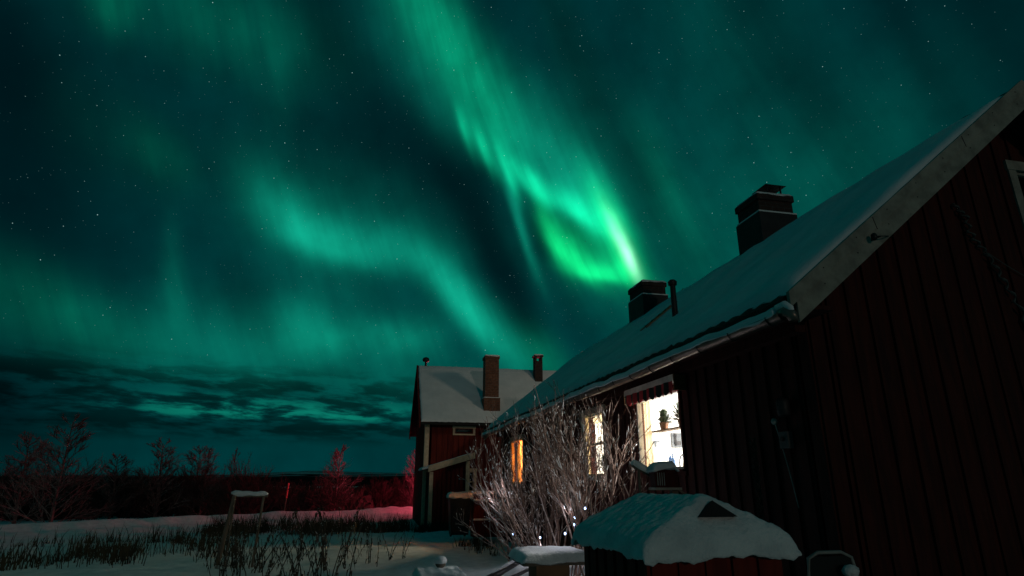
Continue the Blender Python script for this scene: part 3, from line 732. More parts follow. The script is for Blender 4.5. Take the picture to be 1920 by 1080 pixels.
# ------------------------------------------------------------------ far house
FX0, FX1, FY0, FY1 = 1.95, 13.0, 24.9, 31.1
zf = lambda y: 3.85 + .8 * ((y - 24.4) if y < 28 else (31.6 - y))
fh = thing('far_house', 'two storey red house with snowy roof and brick chimney beyond the bush', 'house', (FX0, FY0, 0))
m = MB(); rg = random.Random(9)
FH = [(3.10 - FX0, 3.84 - FX0, 3.42, 3.63), (3.52 - FX0, 3.90 - FX0, 1.16, 1.94)]
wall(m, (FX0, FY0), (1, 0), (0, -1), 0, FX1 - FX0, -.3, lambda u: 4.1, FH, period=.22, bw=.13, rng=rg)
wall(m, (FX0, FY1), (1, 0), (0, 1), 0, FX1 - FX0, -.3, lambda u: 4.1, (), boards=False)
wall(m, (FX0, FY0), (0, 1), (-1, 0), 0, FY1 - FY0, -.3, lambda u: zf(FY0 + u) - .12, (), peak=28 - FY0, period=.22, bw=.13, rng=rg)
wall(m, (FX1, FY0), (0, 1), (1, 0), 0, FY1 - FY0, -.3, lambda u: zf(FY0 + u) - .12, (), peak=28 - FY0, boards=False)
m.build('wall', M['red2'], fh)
m = MB()
for sg in (0, 1):
    f = (lambda y: y) if sg == 0 else (lambda y: 56 - y)
    m.quad8([(1.66, f(24.4), 3.72), (13.3, f(24.4), 3.72), (13.3, f(28), 6.6), (1.66, f(28), 6.6), (1.66, f(24.4), 3.84), (13.3, f(24.4), 3.84), (13.3, f(28), 6.72), (1.66, f(28), 6.72)])
fr = m.build('roof', M['tile'], fh)
def fsn(x, y):
    return zf(y) - .05 * math.exp(-((y - 28) / .2) ** 2) + .012 * abs(math.sin(x * math.pi / .24)) * (1 if abs(y - 28) > .3 else 0)
cap_snow(1.68, 13.25, 24.36, 31.64, fsn, .07, step=.09, edge=.08, skirt=.0, bulge=.005, rag=.6, amp=.008, fr=4, seed=1, flat=False).build('snow', M['snowfine'], fr)
m = MB(); m.box(1.90, 2.06, 24.86, 24.93 - .06, -.3, 3.76); m.box(1.88, 1.948, 24.872, 25.04, -.3, 3.76)
m.build('corner_board', M['cream'], fh)
m = MB(); m.quad8([(1.60, 24.38, 3.60), (1.655, 24.38, 3.60), (1.655, 28, 6.48), (1.60, 28, 6.48), (1.60, 24.38, 3.86), (1.655, 24.38, 3.86), (1.655, 28, 6.74), (1.60, 28, 6.74)])
m.quad8([(1.60, 31.62, 3.60), (1.655, 31.62, 3.60), (1.655, 28.001, 6.48), (1.60, 28.001, 6.48), (1.60, 31.62, 3.86), (1.655, 31.62, 3.86), (1.655, 28.001, 6.74), (1.60, 28.001, 6.74)])
m.build('bargeboard', M['red2'], fh)
window(fh, (FX0, FY0), (1, 0), (0, -1), *FH[0], M['cream'], M['red2'], M['pane2'], .09, (), False, 'attic_window')
window(fh, (FX0, FY0), (1, 0), (0, -1), *FH[1], M['cream'], M['cream'], M['pane2'], .11, (('h', 1.55),), True)
chimney('chimney', fh, 4.34, 4.93, 25.0, 25.6, 4.0, 4.92, 6.72, M['bricko'], M['bricko'], .05)
m = MB(); m.box(7.06, 7.42, 27.0, 27.4, 5.8, 6.98)
for a, b in ((7.06, 27.0), (7.34, 27.0), (7.06, 27.32), (7.34, 27.32)): m.box(a, a + .08, b, b + .08, 6.98, 7.18)
m.box(7.02, 7.46, 26.96, 27.44, 7.18, 7.26); cc = m.build('chimney', M['brickd'], fh)
cap_snow(7.03, 7.45, 26.97, 27.43, lambda x, y: 7.26, .05, step=.1, edge=.06).build('snow', M['snowfine'], cc)
m = MB(); m.smooth = True; m.lathe((2.02, 28, 0), [(.05, 6.6), (.05, 6.9), (.13, 6.92), (.17, 7.0), (.13, 7.09), (.03, 7.13)], 12); m.build('roof_ventilator', M['metal'], fh)
# lean-to porch
zp = lambda x: 2.02 + (x - 1.95) * .29
m = MB()
wall(m, (2.02, 23.4), (1, 0), (0, -1), 0, 1.46, -.3, lambda u: zp(2.02 + u) - .1, (), period=.16, bw=.10, thick=.1, rng=rg)
wall(m, (2.02, 23.4), (0, 1), (-1, 0), 0, 1.45, -.3, lambda u: 1.92, ((.5, 1.0, .95, 1.7),), period=.18, bw=.11, thick=.1, rng=rg)
wall(m, (3.48, 23.4), (0, 1), (1, 0), 0, 1.45, -.3, lambda u: 2.36, (), boards=False, thick=.1)
po = m.build('porch', M['red2'], fh)
m = MB(); m.quad8([(1.72, 23.15, zp(1.72) - .02), (3.66, 23.15, zp(3.66) - .02), (3.66, 24.86, zp(3.66) - .02), (1.72, 24.86, zp(1.72) - .02), (1.72, 23.15, zp(1.72) + .05), (3.66, 23.15, zp(3.66) + .05), (3.66, 24.86, zp(3.66) + .05), (1.72, 24.86, zp(1.72) + .05)]); m.build('porch_roof', M['tile'], po)
m = MB(); m.quad8([(1.93, 23.09, zp(1.93) - .12), (3.66, 23.09, zp(3.66) - .12), (3.66, 23.145, zp(3.66) - .12), (1.93, 23.145, zp(1.93) - .12), (1.93, 23.09, zp(1.93) + .1), (3.66, 23.09, zp(3.66) + .1), (3.66, 23.145, zp(3.66) + .1), (1.93, 23.145, zp(1.93) + .1)])
m.build('fascia', M['cream'], po)
m = MB(); m.box(2.0, 2.14, 23.33, 23.37, -.3, zp(2.0) - .13); m.box(3.36, 3.50, 23.33, 23.37, -.3, zp(3.36) - .13); m.build('corner_board', M['cream'], po)
cap_snow(1.70, 3.64, 23.15, 24.86, lambda x, y: zp(x) + .05, .06, step=.12, edge=.08).build('snow', M['snowfine'], po)

# street lamp that lights the far roof
t = thing('street_lamp', 'tall street lamp behind the long red house', 'street lamp', (12, 17, 0))
m = MB(); m.smooth = True; m.tube([(12, 17, -.2), (12, 17, 8.2)], [.08, .05], 12); m.tube([(12, 17, 8.2), (11.8, 17.2, 8.5), (11.4, 17.6, 8.55)], [.05, .04, .035], 10); m.build('pole', M['metal'], t)
m = MB(); m.box(11.15, 11.45, 17.5, 17.85, 8.5, 8.6); h_ = m.build('lamp_head', M['metal'], t)
m = MB(); m.box(11.2, 11.4, 17.55, 17.8, 8.485, 8.499); m.build('lens', M['lampglass'], h_)
lamp('street_light', (11.3, 17.65, 8.35), STREET_POWER, (1, .80, .58), .6)
# parked car behind the far house whose brake lamps light the snow
car = thing('parked_car', 'dark car with glowing brake lamps beyond the far house', 'car', (7.2, 37.5, 0))
m = MB(); m.smooth = False
prof = [(5.0, .35), (5.0, .85), (5.15, .98), (6.0, 1.02), (6.6, 1.45), (8.4, 1.45), (9.1, 1.0), (9.25, .9), (9.25, .35)]
b0 = 0
for yy, k in ((36.7, 1), (38.4, 1)):
    for x, z in prof: m.v.append((x, yy, z))
n9 = len(prof); m.f.append(tuple(range(n9))); m.f.append(tuple(range(2 * n9 - 1, n9 - 1, -1)))
for i in range(n9): j = (i + 1) % n9; m.f.append((i, i + n9, j + n9, j))
m.build('body', M['dark'], car)
for x in (5.9, 8.3):
    for yy in (36.72, 38.2): m = MB(); m.tube([(x, yy - .02, .3), (x, yy + .2, .3)], .31, 18); m.build('wheel', M['dark'], car)
for yy in (36.85, 38.1): m = MB(); m.box(4.97, 4.995, yy, yy + .2, .7, .82); m.build('tail_lamp', M['redlens'], car)
lamp('brake_light', (7.9, 40.4, 1.2), BRAKE, (1, .06, .12), .2)
car.location = (10.6, 40.4, -.3)

# ------------------------------------------------------------------ wheelie bin and red cabinet by the far yard
t = thing('wheelie_bin', 'dark wheelie bin with a snow cap beside the red cabinet', 'bin', (2.55, 19, 0))
m = MB(); m.quad8([(2.30, 18.78, .08), (2.82, 18.78, .08), (2.82, 19.25, .08), (2.30, 19.25, .08), (2.24, 18.70, 1.08), (2.88, 18.70, 1.08), (2.88, 19.3, 1.08), (2.24, 19.3, 1.08)]); m.build('body', M['dark'], t)
m = MB(); m.box(2.21, 2.91, 18.66, 19.34, 1.085, 1.15); m.tube([(2.25, 19.37, 1.1), (2.87, 19.37, 1.1)], .02, 8); m.build('lid', M['dark'], t)
for x in (2.33, 2.75): m = MB(); m.tube([(x, 19.25, .1), (x + .05, 19.25, .1)], .1, 14); m.build('wheel', M['dark'], t)
cap_snow(2.20, 2.92, 18.65, 19.35, lambda x, y: 1.15, .12, step=.07, edge=.12, skirt=.05, bulge=.01, seed=3).build('snow', M['snow'], t)
t = thing('red_cabinet', 'low red wooden cabinet with snow on its rails, right of the bin', 'cabinet', (3.4, 19, 0))
m = MB(); m.box(2.97, 3.78, 18.82, 19.4, 0, 1.18)
x = 2.99
while x < 3.74: m.box(x, x + .09, 18.80, 18.83, .02, 1.16); x += .12
m.build('body', M['red2'], t)
for z in (.96, .42):
    m = MB(); m.box(2.95, 3.78, 18.70, 18.798, z, z + .06); r_ = m.build('rail', M['red2'], t)
    cap_snow(2.95, 3.76, 18.70, 18.80, lambda x, y: z + .06, .045, step=.08, edge=.03, skirt=.005, bulge=.004, seed=z).build('snow', M['snow'], r_)
m = MB(); m.box(2.93, 3.82, 18.76, 19.44, 1.181, 1.22); m.build('lid', M['wood'], t)
cap_snow(2.93, 3.80, 18.76, 19.42, lambda x, y: 1.22, .07, step=.08, edge=.06, skirt=.01, bulge=.004, amp=.02, seed=6).build('snow', M['snow'], t)
m = MB(); m.box(3.79, 3.90, 18.78, 18.90, 0, 1.34); m.build('post', M['red2'], t)

# ------------------------------------------------------------------ shed-like wooden box in the foreground
t = thing('wood_box_shed', 'small dark red board shed with thick snow on its gablet roof', 'shed', (2.03, 3.9, 0))
SX0, SX1, SZ0, SZ1 = 1.37, 2.25, 3.08, 4.25
g = random.Random(12); m = MB()
wall(m, (SX0 + .06, SZ0 + .08), (1, 0), (0, -1), 0, SX1 - SX0 - .12, 0, lambda u: 1.25, (), thick=.03, period=.155, bw=.135, bt=.016, rng=g)
wall(m, (SX0 + .06, SZ0 + .08), (0, 1), (-1, 0), 0, SZ1 - SZ0 - .16, 0, lambda u: 1.25, (), thick=.03, period=.155, bw=.11, bt=.018, rng=g)
wall(m, (SX1 - .06, SZ0 + .08), (0, 1), (1, 0), 0, SZ1 - SZ0 - .16, 0, lambda u: 1.25, (), thick=.03, boards=False)
wall(m, (SX0 + .06, SZ1 - .08), (1, 0), (0, 1), 0, SX1 - SX0 - .12, 0, lambda u: 1.25, (), thick=.03, boards=False)
m.build('wall', M['red2'], t)
m = MB(); m.box(SX0 + .17, SX1 - .17, SZ0 + .05, SZ0 + .062, 1.0, 1.05); m.build('door_gap', M['dark'], t)
xc = (SX0 + SX1) / 2
def hip(x, y):
    s = 1.245 + .50 * (SX1 - SX0) / 2 - .50 * abs(x - xc)
    f = 1.245 + 1.5 * (y - SZ0); b = 1.245 + 1.6 * (SZ1 - y)
    return min(s, f, b)
m = MB(); nx = 24; ny = 40
for dz in (0, -.03):
    for j in range(ny + 1):
        for i in range(nx + 1):
            x = SX0 + .02 + (SX1 - SX0 - .04) * i / nx; y = SZ0 + .02 + (SZ1 - SZ0 - .04) * j / ny; m.v.append((x, y, hip(x, y) + dz))
L = (nx + 1) * (ny + 1)
for j in range(ny):
    for i in range(nx): a = j * (nx + 1) + i; m.f.append((a, a + 1, a + nx + 2, a + nx + 1)); m.f.append((a + L, a + L + nx + 1, a + L + nx + 2, a + L + 1))
for j in (0, ny):
    for i in range(nx): a = j * (nx + 1) + i; m.f.append((a, a + 1, a + 1 + L, a + L))
for j in range(ny):
    for i in (0, nx): a = j * (nx + 1) + i; m.f.append((a, a + nx + 1, a + nx + 1 + L, a + L))
sr = m.build('roof', M['tile'], t)
# the snow lies over roof and hip, smoothed
def smin(a, b, k=.05): h = max(0, min(1, .5 + .5 * (b - a) / k)); return b * (1 - h) + a * h - k * h * (1 - h)
def shs(x, y):
    s = 1.25 + .50 * (SX1 - SX0) / 2 - .50 * math.sqrt((x - xc) ** 2 + .0012)
    f = 1.25 + 1.5 * (y - SZ0); b = 1.25 + 1.6 * (SZ1 - y)
    dr = -.012 * (max(0, 1 - (x - SX0) / .10) ** 2 + max(0, 1 - (SX1 - x) / .10) ** 2)
    return smin(smin(s, f, .018), b, .08) + dr
cap_snow(SX0 - .012, SX1 + .005, SZ0 - .015, SZ1 + .01, shs, .066, step=.014, edge=.045, skirt=.014, bulge=.006, rag=1.25, amp=.012, fr=16, seed=4, flat=False).build('snow', M['snow'], sr)
m = MB()
a_ = (xc - .095, SZ0 + .030, 1.415); b_ = (xc + .125, SZ0 + .030, 1.415); c_ = (xc + .01, SZ0 + .080, 1.497)  # dark wedge set on the snow, its colour standing for the gable's shaded recess
m.v += [a_, b_, c_, (a_[0], a_[1] + .12, a_[2] - .01), (b_[0], b_[1] + .12, b_[2] - .01), (c_[0], c_[1] + .1, c_[2] - .03)]
m.f += [(0, 1, 2), (5, 4, 3), (0, 3, 4, 1), (1, 4, 5, 2), (2, 5, 3, 0)]; m.build('gablet', M['tile'], t)

# garden table behind it, feeder on a post, chair by the wall
t = thing('garden_table', 'small wooden table with a thick slab of snow left of the shed', 'table', (2.2, 7.9, 0))
m = MB(); m.box(1.82, 2.62, 7.6, 8.25, .62, .66); m.build('tabletop', M['wood'], t)
m = MB(); m.box(2.0, 2.42, 7.7, 8.1, 0, .619); m.build('pedestal', M['brown'], t)
cap_snow(1.79, 2.65, 7.57, 8.28, lambda x, y: .66, .11, step=.05, edge=.08, skirt=.012, bulge=.012, rag=.7, amp=.012, fr=8, seed=8).build('snow', M['snow'], t)
t = thing('bird_feeder', 'red bird feeder house with snowy roof on a post before the window', 'bird feeder', (3.04, 6.2, 0))
m = MB(); m.quad8([(2.90, 6.13, 1.53), (3.16, 6.13, 1.53), (3.16, 6.25, 1.53), (2.90, 6.25, 1.53), (2.885, 6.12, 1.70), (3.15, 6.12, 1.74), (3.15, 6.26, 1.74), (2.885, 6.26, 1.70)]); bd = m.build('house_body', M['red'], t)
m = MB()
for k in range(4): m.box(2.915 + k * .025, 2.921 + k * .025, 6.115, 6.128, 1.55, 1.68)
m.build('feeder_grid', M['white2'], bd)
m = MB(); m.box(2.88, 3.18, 6.1, 6.28, 1.505, 1.53); m.build('tray', M['white'], t)
m = MB(); m.box(3.10, 3.17, 6.17, 6.23, 0, 1.504); m.bar((3.16, 6.2, 1.53), (3.30, 6.2, 1.43), .02, .02); m.build('post', M['wood'], t)
cap_snow(2.865, 3.16, 6.09, 6.28, lambda x, y: 1.70 + .15 * (x - 2.865) - 1.0 * max(0, x - 3.11), .085, step=.03, edge=.08, skirt=.01, bulge=.006, seed=11).build('snow', M['snow'], t)
t = thing('snowy_log_arm', 'short slanting log with snow on a thin post left of the bird feeder', 'branch', (2.76, 6.3, 0))
m = MB(); m.smooth = True; m.tube([(2.72, 6.3, 1.76), (2.93, 6.3, 1.65)], .022, 8); m.tube([(2.80, 6.3, 0), (2.79, 6.3, 1.72)], .014, 6); m.tube([(2.72, 6.32, 1.45), (2.90, 6.3, 1.42), (3.0, 6.25, 1.36)], .008, 5); m.build('log', M['wood'], t)
m = MB(); m.smooth = True; m.tube([(2.705, 6.3, 1.78), (2.73, 6.3, 1.785), (2.80, 6.3, 1.75), (2.90, 6.3, 1.695), (2.95, 6.3, 1.66)], [.012, .036, .04, .036, .015], 10); m.build('snow', M['snow'], t)
t = thing('garden_chair', 'dark round backed garden chair by the house corner right of the shed', 'chair', (3.55, 4.4, 0))
m = MB(); m.smooth = True
m.tube([(3.34, 4.45, .45), (3.33, 4.47, .85), (3.36, 4.48, 1.02), (3.45, 4.48, 1.06), (3.66, 4.48, 1.06), (3.75, 4.48, 1.02), (3.78, 4.47, .85), (3.77, 4.45, .45)], .014, 8); m.build('back_frame', M['white2'], t)
m = MB(); m.box(3.35, 3.76, 4.475, 4.485, .5, 1.03); m.build('backrest', M['dark'], t)
m = MB(); m.box(3.34, 3.77, 4.05, 4.46, .42, .45); m.build('seat', M['dark'], t)
for x in (3.36, 3.75):
    for y in (4.08, 4.44): m = MB(); m.box(x - .015, x + .015, y - .015, y + .015, 0, .42); m.build('leg', M['dark'], t)
m = MB(); m.smooth = True; m.blob((3.66, 4.40, .93), .07, .05, .05, 10, 6, .15); m.build('snow', M['snow'], t)

# low snowy planter with a ball, pile of poles
t = thing('snowy_planter', 'low planter box with dimpled snow at the bottom of the yard', 'planter', (.95, 9.0, 0))
m = MB(); m.box(.66, 1.24, 8.5, 9.3, .0, .36); m.build('box', M['wood'], t)
def dimp(x, y):
    u = (x - .66) / .145; v = (y - 8.5) / .16
    return .36 - .035 * math.exp(-((u % 1 - .5) ** 2 + (v % 1 - .5) ** 2) * 14)
cap_snow(.63, 1.27, 8.47, 9.33, dimp, .09, step=.02, edge=.06, skirt=.06, bulge=.02, amp=.006, seed=3).build('snow', M['snow'], t)
t = thing('garden_ball', 'round ball with a snow cap lying on the snowy planter', 'ball', (.99, 9.15, .45))
m = MB(); m.smooth = True; m.blob((.99, 9.15, .50), .075, .075, .07, 16, 10, 0); m.build('ball', M['wood'], t)
m = MB(); m.smooth = True; m.blob((.99, 9.15, .53), .088, .088, .065, 16, 10, .03); m.build('snow', M['snow'], t)
for i, (a, b, w, lab) in enumerate((((1.30, 8.0, .36), (2.2, 9.3, .50), .05, 'dark thick pole, nearest one of the pile beside the planter'), ((1.42, 8.05, .31), (2.4, 9.25, .42), .035, 'thinner dark pole lying on the right side of the pile'), ((1.55, 8.0, .26), (2.5, 9.1, .34), .03, 'lowest dark pole of the pile next to the table'))):
    m = MB(); m.smooth = True; m.tube([a, [(a[k] + b[k]) / 2 for k in range(3)], b], [w, w * .9, w * .8], 10); o = m.build('pole', M['dark']); tag(o, lab, 'pole', 'poles lying in the snow')
    m = MB(); m.smooth = True
    pp = [Vector(a).lerp(Vector(b), f) + Vector((0, 0, w * .8)) for f in (.3, .45, .6, .8, .97)]; m.tube(pp, [.004, w * .4, w * .5, w * .45, .004], 8); m.build('snow', M['snow'], o)

# rug rack
t = thing('rug_rack', 'leaning wooden rack with a snow covered top bar in the left field', 'rack', (-2.6, 13.6, 0))
m = MB(); m.tube([(-2.93, 13.9, -.1), (-2.72, 13.6, 1.30)], [.045, .035], 8); m.build('leg', M['wood'], t)
m = MB(); m.tube([(-2.76, 13.75, -.1), (-2.70, 13.6, 1.29)], [.022, .02], 8); m.build('leg', M['wood'], t)
m = MB(); m.tube([(-2.24, 13.7, -.1), (-2.16, 13.6, 1.31)], [.026, .024], 8); m.build('leg', M['wood'], t)
m = MB(); m.tube([(-2.74, 13.6, 1.31), (-2.08, 13.6, 1.30)], .025, 8); m.build('top_bar', M['wood'], t)
m = MB(); m.smooth = True; g = random.Random(1)
m.tube([(-2.78 + .07 * i, 13.6, 1.345 + .02 * math.exp(-i * .5) + .008 * math.sin(i * 1.7)) for i in range(11)], [.02, .05, .058, .055, .05, .045, .043, .045, .048, .046, .02], 10); m.build('snow', M['snow'], t)

# ------------------------------------------------------------------ branching plants
def grow(m, p, d, L, r, g, depth, kids, spread, up, nseg=3, sides=4, keep=None, tips=None, wob=.14, lo=.3):
    pts = [p.copy()]; cur = p.copy(); dd = d.normalized()
    for i in range(nseg):
        dd = (dd + Vector((g.uniform(-1, 1), g.uniform(-1, 1), g.uniform(-1, 1))) * wob + Vector((0, 0, up))).normalized()
        cur = cur + dd * L / nseg
        if keep and not keep(cur): return
        pts.append(cur.copy())
    m.tube(pts, [r * (1 - .55 * i / nseg) for i in range(nseg + 1)], sides if depth > 0 else 3, cap=False)
    if tips is not None: tips.append((pts[-2], pts[-1], r))
    if depth <= 0: return
    k = kids[0]
    for i in range(k):
        f = g.uniform(lo, 1); j = min(int(f * nseg), nseg - 1); q = pts[j].lerp(pts[j + 1], f * nseg - j)
        ax = (pts[j + 1] - pts[j]).normalized(); a = g.uniform(0, 6.28); s = ax.orthogonal().normalized(); b = ax.cross(s)
        nd = ax + (s * math.cos(a) + b * math.sin(a)) * g.uniform(spread * .5, spread)
        grow(m, q, nd, L * g.uniform(.28, .55), r * .62, g, depth - 1, kids[1:], spread, up, 3 if depth > 1 else 2, 3, keep, tips, wob, lo)
g = random.Random(77)
sh = thing('frosted_shrub', 'big leafless frosted shrub in front of the lit windows', 'shrub', (2.9, 10.5, 0))
m = MB(); tips = []
keep = lambda q: q.x < 3.86 and q.z > .12 and q.z < 2.95 - .30 * max(0, q.y - 10.4) + .12 * math.sin(q.y * 3.1) and q.x > 1.6 and not (q.y < 7.9 and q.x < 2.2)
for i in range(13):
    y = 7.75 + 4.6 * (i + g.random()) / 13; x = 2.95 + g.uniform(-.35, .4)
    for k in range(5):
        a = g.uniform(0, 6.28); tl = g.uniform(.1, 1.0)
        if k == 4: tl = g.uniform(1.0, 1.6); a = g.uniform(2.0, 4.6)
        d = Vector((math.cos(a) * tl, math.sin(a) * tl, 1 if k < 4 else .35))
        grow(m, Vector((x, y, .12)), d, g.uniform(1.5, 2.6) * (.66 if y > 10.5 else 1), g.uniform(.010, .018), g, 3, (5, 4, 2), .75, .15, 8, 5, keep, tips, .20, .38)
m.build('branch', M['twig'], sh)
m = MB(); m.smooth = True
for (a, b, r) in tips:
    if g.random() < .4:
        c = a.lerp(b, g.uniform(.2, .5)); e = a.lerp(b, g.uniform(.6, 1)); q = g.uniform(.004, .009); up_ = Vector((0, 0, r * .8))
        m.tube([c + up_, c.lerp(e, .5) + up_ * 1.4, e + up_], [q * .5, q, q * .4], 5, cap=False)
m.build('snow', M['snow'], sh)
fl = thing('fairy_lights', 'string of small bluish lights low in the frosted shrub', 'string lights', (2.7, 9.5, .2))
m = MB(); bp = [(2.45, 7.95, .95), (2.7, 8.3, 1.12), (2.85, 8.8, 1.0), (2.45, 9.2, .8), (2.7, 9.9, .55), (2.3, 10.4, .75), (2.75, 8.0, 1.25), (2.75, 7.3, .48), (2.9, 7.1, .56)]
m.tube(bp, .004, 4); m.build('cord', M['dark'], fl)
for i, b in enumerate(bp):
    mm = MB(); mm.smooth = True; mm.blob(b, .014, .014, .018, 8, 6, 0); mm.build('bulb', M['bulb'], fl)
for i, b in enumerate(((2.0, 9.4, 1.5), (2.1, 11.4, 1.3), (2.45, 8.0, 1.2), (3.0, 9.0, .6), (2.9, 10.6, .5))): lamp('fairy_light', b, SHRUB_FILL, (.9, .88, 1.0), .05)  # added fill lamps, apart from the bulbs, to brighten the shrub

def tree_mesh(seed, H, spread=.75, dens=(13, 6, 3)):
    g = random.Random(seed); mt = MB(); mc = MB(); top = Vector((g.uniform(-.2, .2), 0, H))
    pts = [Vector((0, 0, -.2)), Vector((.05, .02, H * .35)), top * .7, top]
    mt.tube(pts, [.07, .05, .028, .008], 6)
    for i in range(46):
        f = .05 + .95 * i / 46; q = pts[1].lerp(top, (f - .35) / .65) if f > .35 else pts[0].lerp(pts[1], f / .35)
        a = g.uniform(0, 6.28); L = H * .42 * (1.05 - f) ** .6 * g.uniform(.6, 1)
        grow(mc, q, Vector((math.cos(a), math.sin(a), g.uniform(.3, 1.4))), L, .017, g, 2, (9, 5), spread, .06, 3, 3)
    return mt, mc
protos = []
for s in range(3):
    mt, mc = tree_mesh(20 + s, 4.0)
    protos.append((mt, mc))
made = {}
def tree(k, x, y, sc_, label, rot=0.0):
    t = thing('birch_tree', label, 'tree', (x, y, gh(x, y) - .05), 'bare trees along the road')
    if k not in made:
        BASE[t.name] = Vector((0, 0, 0)); a = protos[k][0].build('trunk', M['birch'], t); b = protos[k][1].build('crown', M['birch'], t); made[k] = (a, b)
    else:
        for s in made[k]: c = s.copy(); COL.objects.link(c); c.parent = t
    t.scale = (sc_[0], sc_[0], sc_[1]); t.rotation_euler = (0, 0, rot); return t
tree(0, -2.3, 40.5, (1.1, 1.0), 'reddish frosted tree in the middle of the field, standing apart', 0)
tree(1, 2.75, 43.5, (.80, 1.0), 'reddish frosted tree half hidden by the left wall of the far house', 1)
tree(2, -12.6, 29.2, (1.3, 1.12), 'dark leaning tree at the far left, tallest of the row', 2)
tree(0, -15.2, 32.0, (1.3, .98), 'dark bare tree at the left edge, just left of the tallest', 3)
tree(1, -12.8, 35.5, (1.1, .82), 'small dark tree between the tallest tree and the middle clump', 1)
tree(2, -11.0, 36.5, (1.35, .98), 'dark bushy tree, first of the middle clump from the left', 4)
tree(0, -9.7, 38.0, (1.2, .93), 'dark reddish tree in the middle of the clump', 5)
tree(1, -9.0, 37.0, (.8, .93), 'slim dark tree on the right side of the clump', 2)
tree(2, -8.2, 39.5, (.45, .92), 'thinnest dark tree, nearest to the snowy rack', 0)

# road marker
t = thing('snow_marker', 'red snow marker pole standing on the far side of the snow bank', 'marker pole', (-4.75, 37.6, 0))
m = MB(); m.tube([(-4.8, 37.6, -.3), (-4.72, 37.6, 1.45)], .03, 8); m.build('pole', M['wood'], t)
m = MB(); m.tube([(-4.757, 37.6, .65), (-4.718, 37.6, 1.47)], .042, 8); m.build('reflector', M['marker'], t)

# brushwood behind the road
m = MB(); g = random.Random(5)
for i in range(1100):
    az_ = R(g.uniform(-34, 6)); D = g.uniform(42, 90); x = D * math.sin(az_); y = D * math.cos(az_)
    if bank_s(x, y) < 5: continue
    H = (1.6 + .5 * min(1, max(0, (-math.degrees(az_) - 9) / 6)) + .9 * max(-.3, nz(x, y, 2, .16))) * g.uniform(.7, 1.2); w = g.uniform(.7, 1.6)
    for k in range(26):
        a = g.uniform(0, 6.28); r0 = g.uniform(0, w); bx_ = x + r0 * math.cos(a); by = y + r0 * math.sin(a); h = H * g.uniform(.4, 1.0) * (1 - .45 * (r0 / w) ** 2)
        p = Vector((bx_, by, gh(bx_, by) - .1)); q = p + Vector((g.uniform(-.7, .7), g.uniform(-.4, .4), h)); s = Vector((g.uniform(.03, .09), g.uniform(-.05, .05), 0))
        b = len(m.v); mid = p.lerp(q, .6) + Vector((g.uniform(-.1, .1), 0, 0)); m.v += [tuple(p - s), tuple(p + s), tuple(mid + s), tuple(q), tuple(mid - s)]; m.f.append((b, b + 1, b + 2, b + 3, b + 4))
    for k in range(10):
        c = Vector((x + g.uniform(-w, w), y, gh(x, y) + H * g.uniform(.1, .62))); r1 = g.uniform(.15, .4); b = len(m.v)
        m.v += [tuple(c + Vector((r1 * g.uniform(.6, 1) * math.cos(t), g.uniform(-.1, .1), r1 * g.uniform(.6, 1) * math.sin(t)))) for t in (0, 1.05, 2.1, 3.14, 4.2, 5.25)]; m.f.append(tuple(range(b, b + 6)))
for sd in range(4):
    g2 = random.Random(300 + sd); q = MB()
    for i in range(26):
        f = i / 26; a = g2.uniform(0, 6.28)
        grow(q, Vector((g2.gauss(0, .25), g2.gauss(0, .2), .1 + f * .9)), Vector((math.cos(a), math.sin(a), g2.uniform(.8, 2.2))), g2.uniform(.8, 1.5), .016, g2, 2, (6, 4), .8, .08, 3, 3)
    for k in range(22):
        az_ = R(g.uniform(-31, 4)) if k % 3 else R(g.uniform(-31, -12)); D = g.uniform(36, 50); x = D * math.sin(az_); y = D * math.cos(az_)
        if bank_s(x, y) < 1.5: continue
        sx_ = g.uniform(.9, 1.6); sz_ = g.uniform(.55, 1.15) * (1.15 if az_ < R(-10) else .9); b = len(m.v); z0 = gh(x, y) - .1; c_, s_ = math.cos(k), math.sin(k)
        m.v += [(x + (vx * c_ - vy * s_) * sx_, y + (vx * s_ + vy * c_) * sx_, z0 + vz * sz_) for vx, vy, vz in q.v]
        m.f += [tuple(b + i for i in f) for f in q.f]
stuff(m.build('brushwood', M['darkbush'])); 
tag(bpy.data.objects['brushwood'], 'dark mass of brushwood beyond the road', 'brushwood')
# grass belt
m = MB(); g = random.Random(6)
def tuft(x, y, n, h, sp):
    z0 = gh(x, y) - .03
    for k in range(n):
        a = g.uniform(0, 6.28); r0 = abs(g.gauss(0, sp)); p = Vector((x + r0 * math.cos(a), y + r0 * math.sin(a), z0)); hh = h * g.uniform(.5, 1.1)
        ln = Vector((g.uniform(-.4, .4), g.uniform(-.4, .4), 0)) * hh; q = p + Vector((0, 0, hh * .6)) + ln * .4; e = p + Vector((0, 0, hh)) + ln
        w = Vector((.005, .003, 0)) * g.uniform(.8, 2); b = len(m.v)
        m.v += [tuple(p - w), tuple(p + w), tuple(q + w * .8), tuple(q - w * .8), tuple(e)]; m.f += [(b, b + 1, b + 2, b + 3), (b + 3, b + 2, b + 4)]
for i in range(420):    # belt before the red lit bank, then the left field
    f = g.random(); y = g.uniform(18.5, 25.5); az_ = R(g.uniform(-16, 3.2)); x = y * math.tan(az_)
    if nz(x, y, 6, .45) < -.05 + (.25 if y < 20 else 0): continue
    tuft(x, y, 24, g.uniform(.2, .75), .25)
for i in range(700):
    y = g.uniform(12.5, 21); az_ = R(g.uniform(-32, -10)); x = y * math.tan(az_)
    if nz(x, y, 3, .5) + .7 * nz(x, y, 5, 1.3) < .08: continue
    tuft(x, y, g.choice((4, 8, 14)), g.uniform(.12, .6), .3)
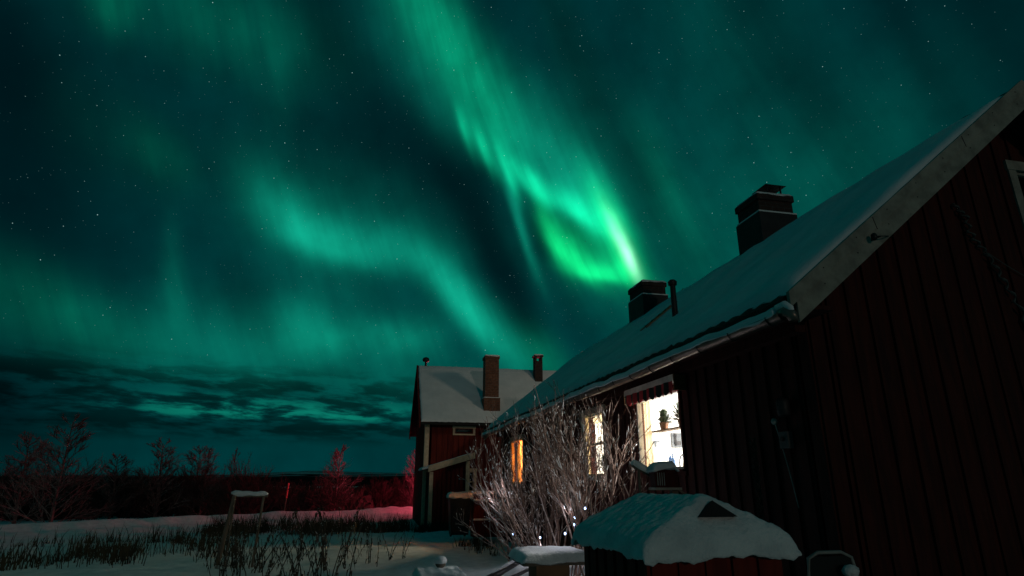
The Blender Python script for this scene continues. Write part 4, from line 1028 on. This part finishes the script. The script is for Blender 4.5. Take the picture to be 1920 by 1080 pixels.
for i in range(60):
    x = g.uniform(1.6, 3.4); y = g.uniform(21.8, 23.2); tuft(x, y, 14, g.uniform(.2, .5), .2)
for i in range(14):
    x = g.uniform(2.2, 3.0); y = g.uniform(14, 17); tuft(x, y, 16, g.uniform(.2, .45), .15)
gr = stuff(m.build('dry_grass', M['grass'])); tag(gr, 'withered grass sticking out of the snow', 'grass')
# tall withered weeds
def weed_mesh(seed):
    g = random.Random(seed); m = MB(); 
    for s in range(g.choice((1, 2, 3))):
        lean = Vector((g.uniform(-.5, .5), g.uniform(-.4, .4), 0)); p = Vector((g.uniform(-.05, .05), 0, -.1)); pts = [p + lean * (f ** 1.5) + Vector((0, 0, 1.05 * f)) for f in (0, .3, .6, .85, 1)]
        m.tube(pts, [.010, .009, .007, .005, .003], 5)
        for k in range(g.choice((6, 12, 20))):
            f = g.uniform(.15, .98); q = p + lean * (f ** 1.5) + Vector((0, 0, 1.05 * f)); a = g.uniform(0, 6.28); L = g.uniform(.07, .18)
            o = Vector((math.cos(a), math.sin(a), 0)); w = Vector((-math.sin(a), math.cos(a), 0)) * g.uniform(.006, .022)
            t1 = q + o * L * .35 + Vector((0, 0, -L * .2)); t2 = q + o * L * .5 + Vector((0, 0, -L)); b = len(m.v)
            m.v += [tuple(q), tuple(t1 + w), tuple(t2), tuple(t1 - w)]; m.f.append((b, b + 1, b + 2, b + 3))
    return m
wm = []
g = random.Random(31)
spots = [(-2.42, 11.28), (-2.38, 11.79), (-2.16, 11.33), (-2.15, 12.04), (-1.84, 11.05), (-1.98, 12.72), (-1.66, 11.42), (-1.86, 13.72), (-1.45, 11.58), (-1.26, 11.13), (-1.31, 12.58), (-1.09, 11.4), (-0.94, 10.86), (-0.93, 11.98), (-0.77, 11.13), (-0.8, 12.97), (-0.57, 10.88), (-0.53, 11.79), (-0.47, 13.21), (-0.32, 11.33), (-0.26, 13.78), (0.03, 13.82), (0.2, 13.47), (0.44, 14.03), (0.71, 14.08), (-1.45, 15.17), (-0.96, 14.55), (-0.53, 14.66), (-2.28, 14.84), (-1.95, 15.58)]
for i, (x, y) in enumerate(spots):
    nm = 'dry_weed'
    if i < 6: o = weed_mesh(100 + i).build(nm, M['weed']); wm.append(o)
    else: o = wm[g.randrange(6)].copy(); COL.objects.link(o)
    s = g.uniform(.75, 1.25) * (.75 if x / y > -.02 else 1.0); o.location = (x, y, gh(x, y)); o.scale = (s, s, s * g.uniform(.7, 1.05)); o.rotation_euler = (0, 0, g.uniform(0, 6.28))
    tag(o, 'tall withered weed stalk standing in the snow of the yard', 'dry weed', 'withered weeds in the foreground snow')
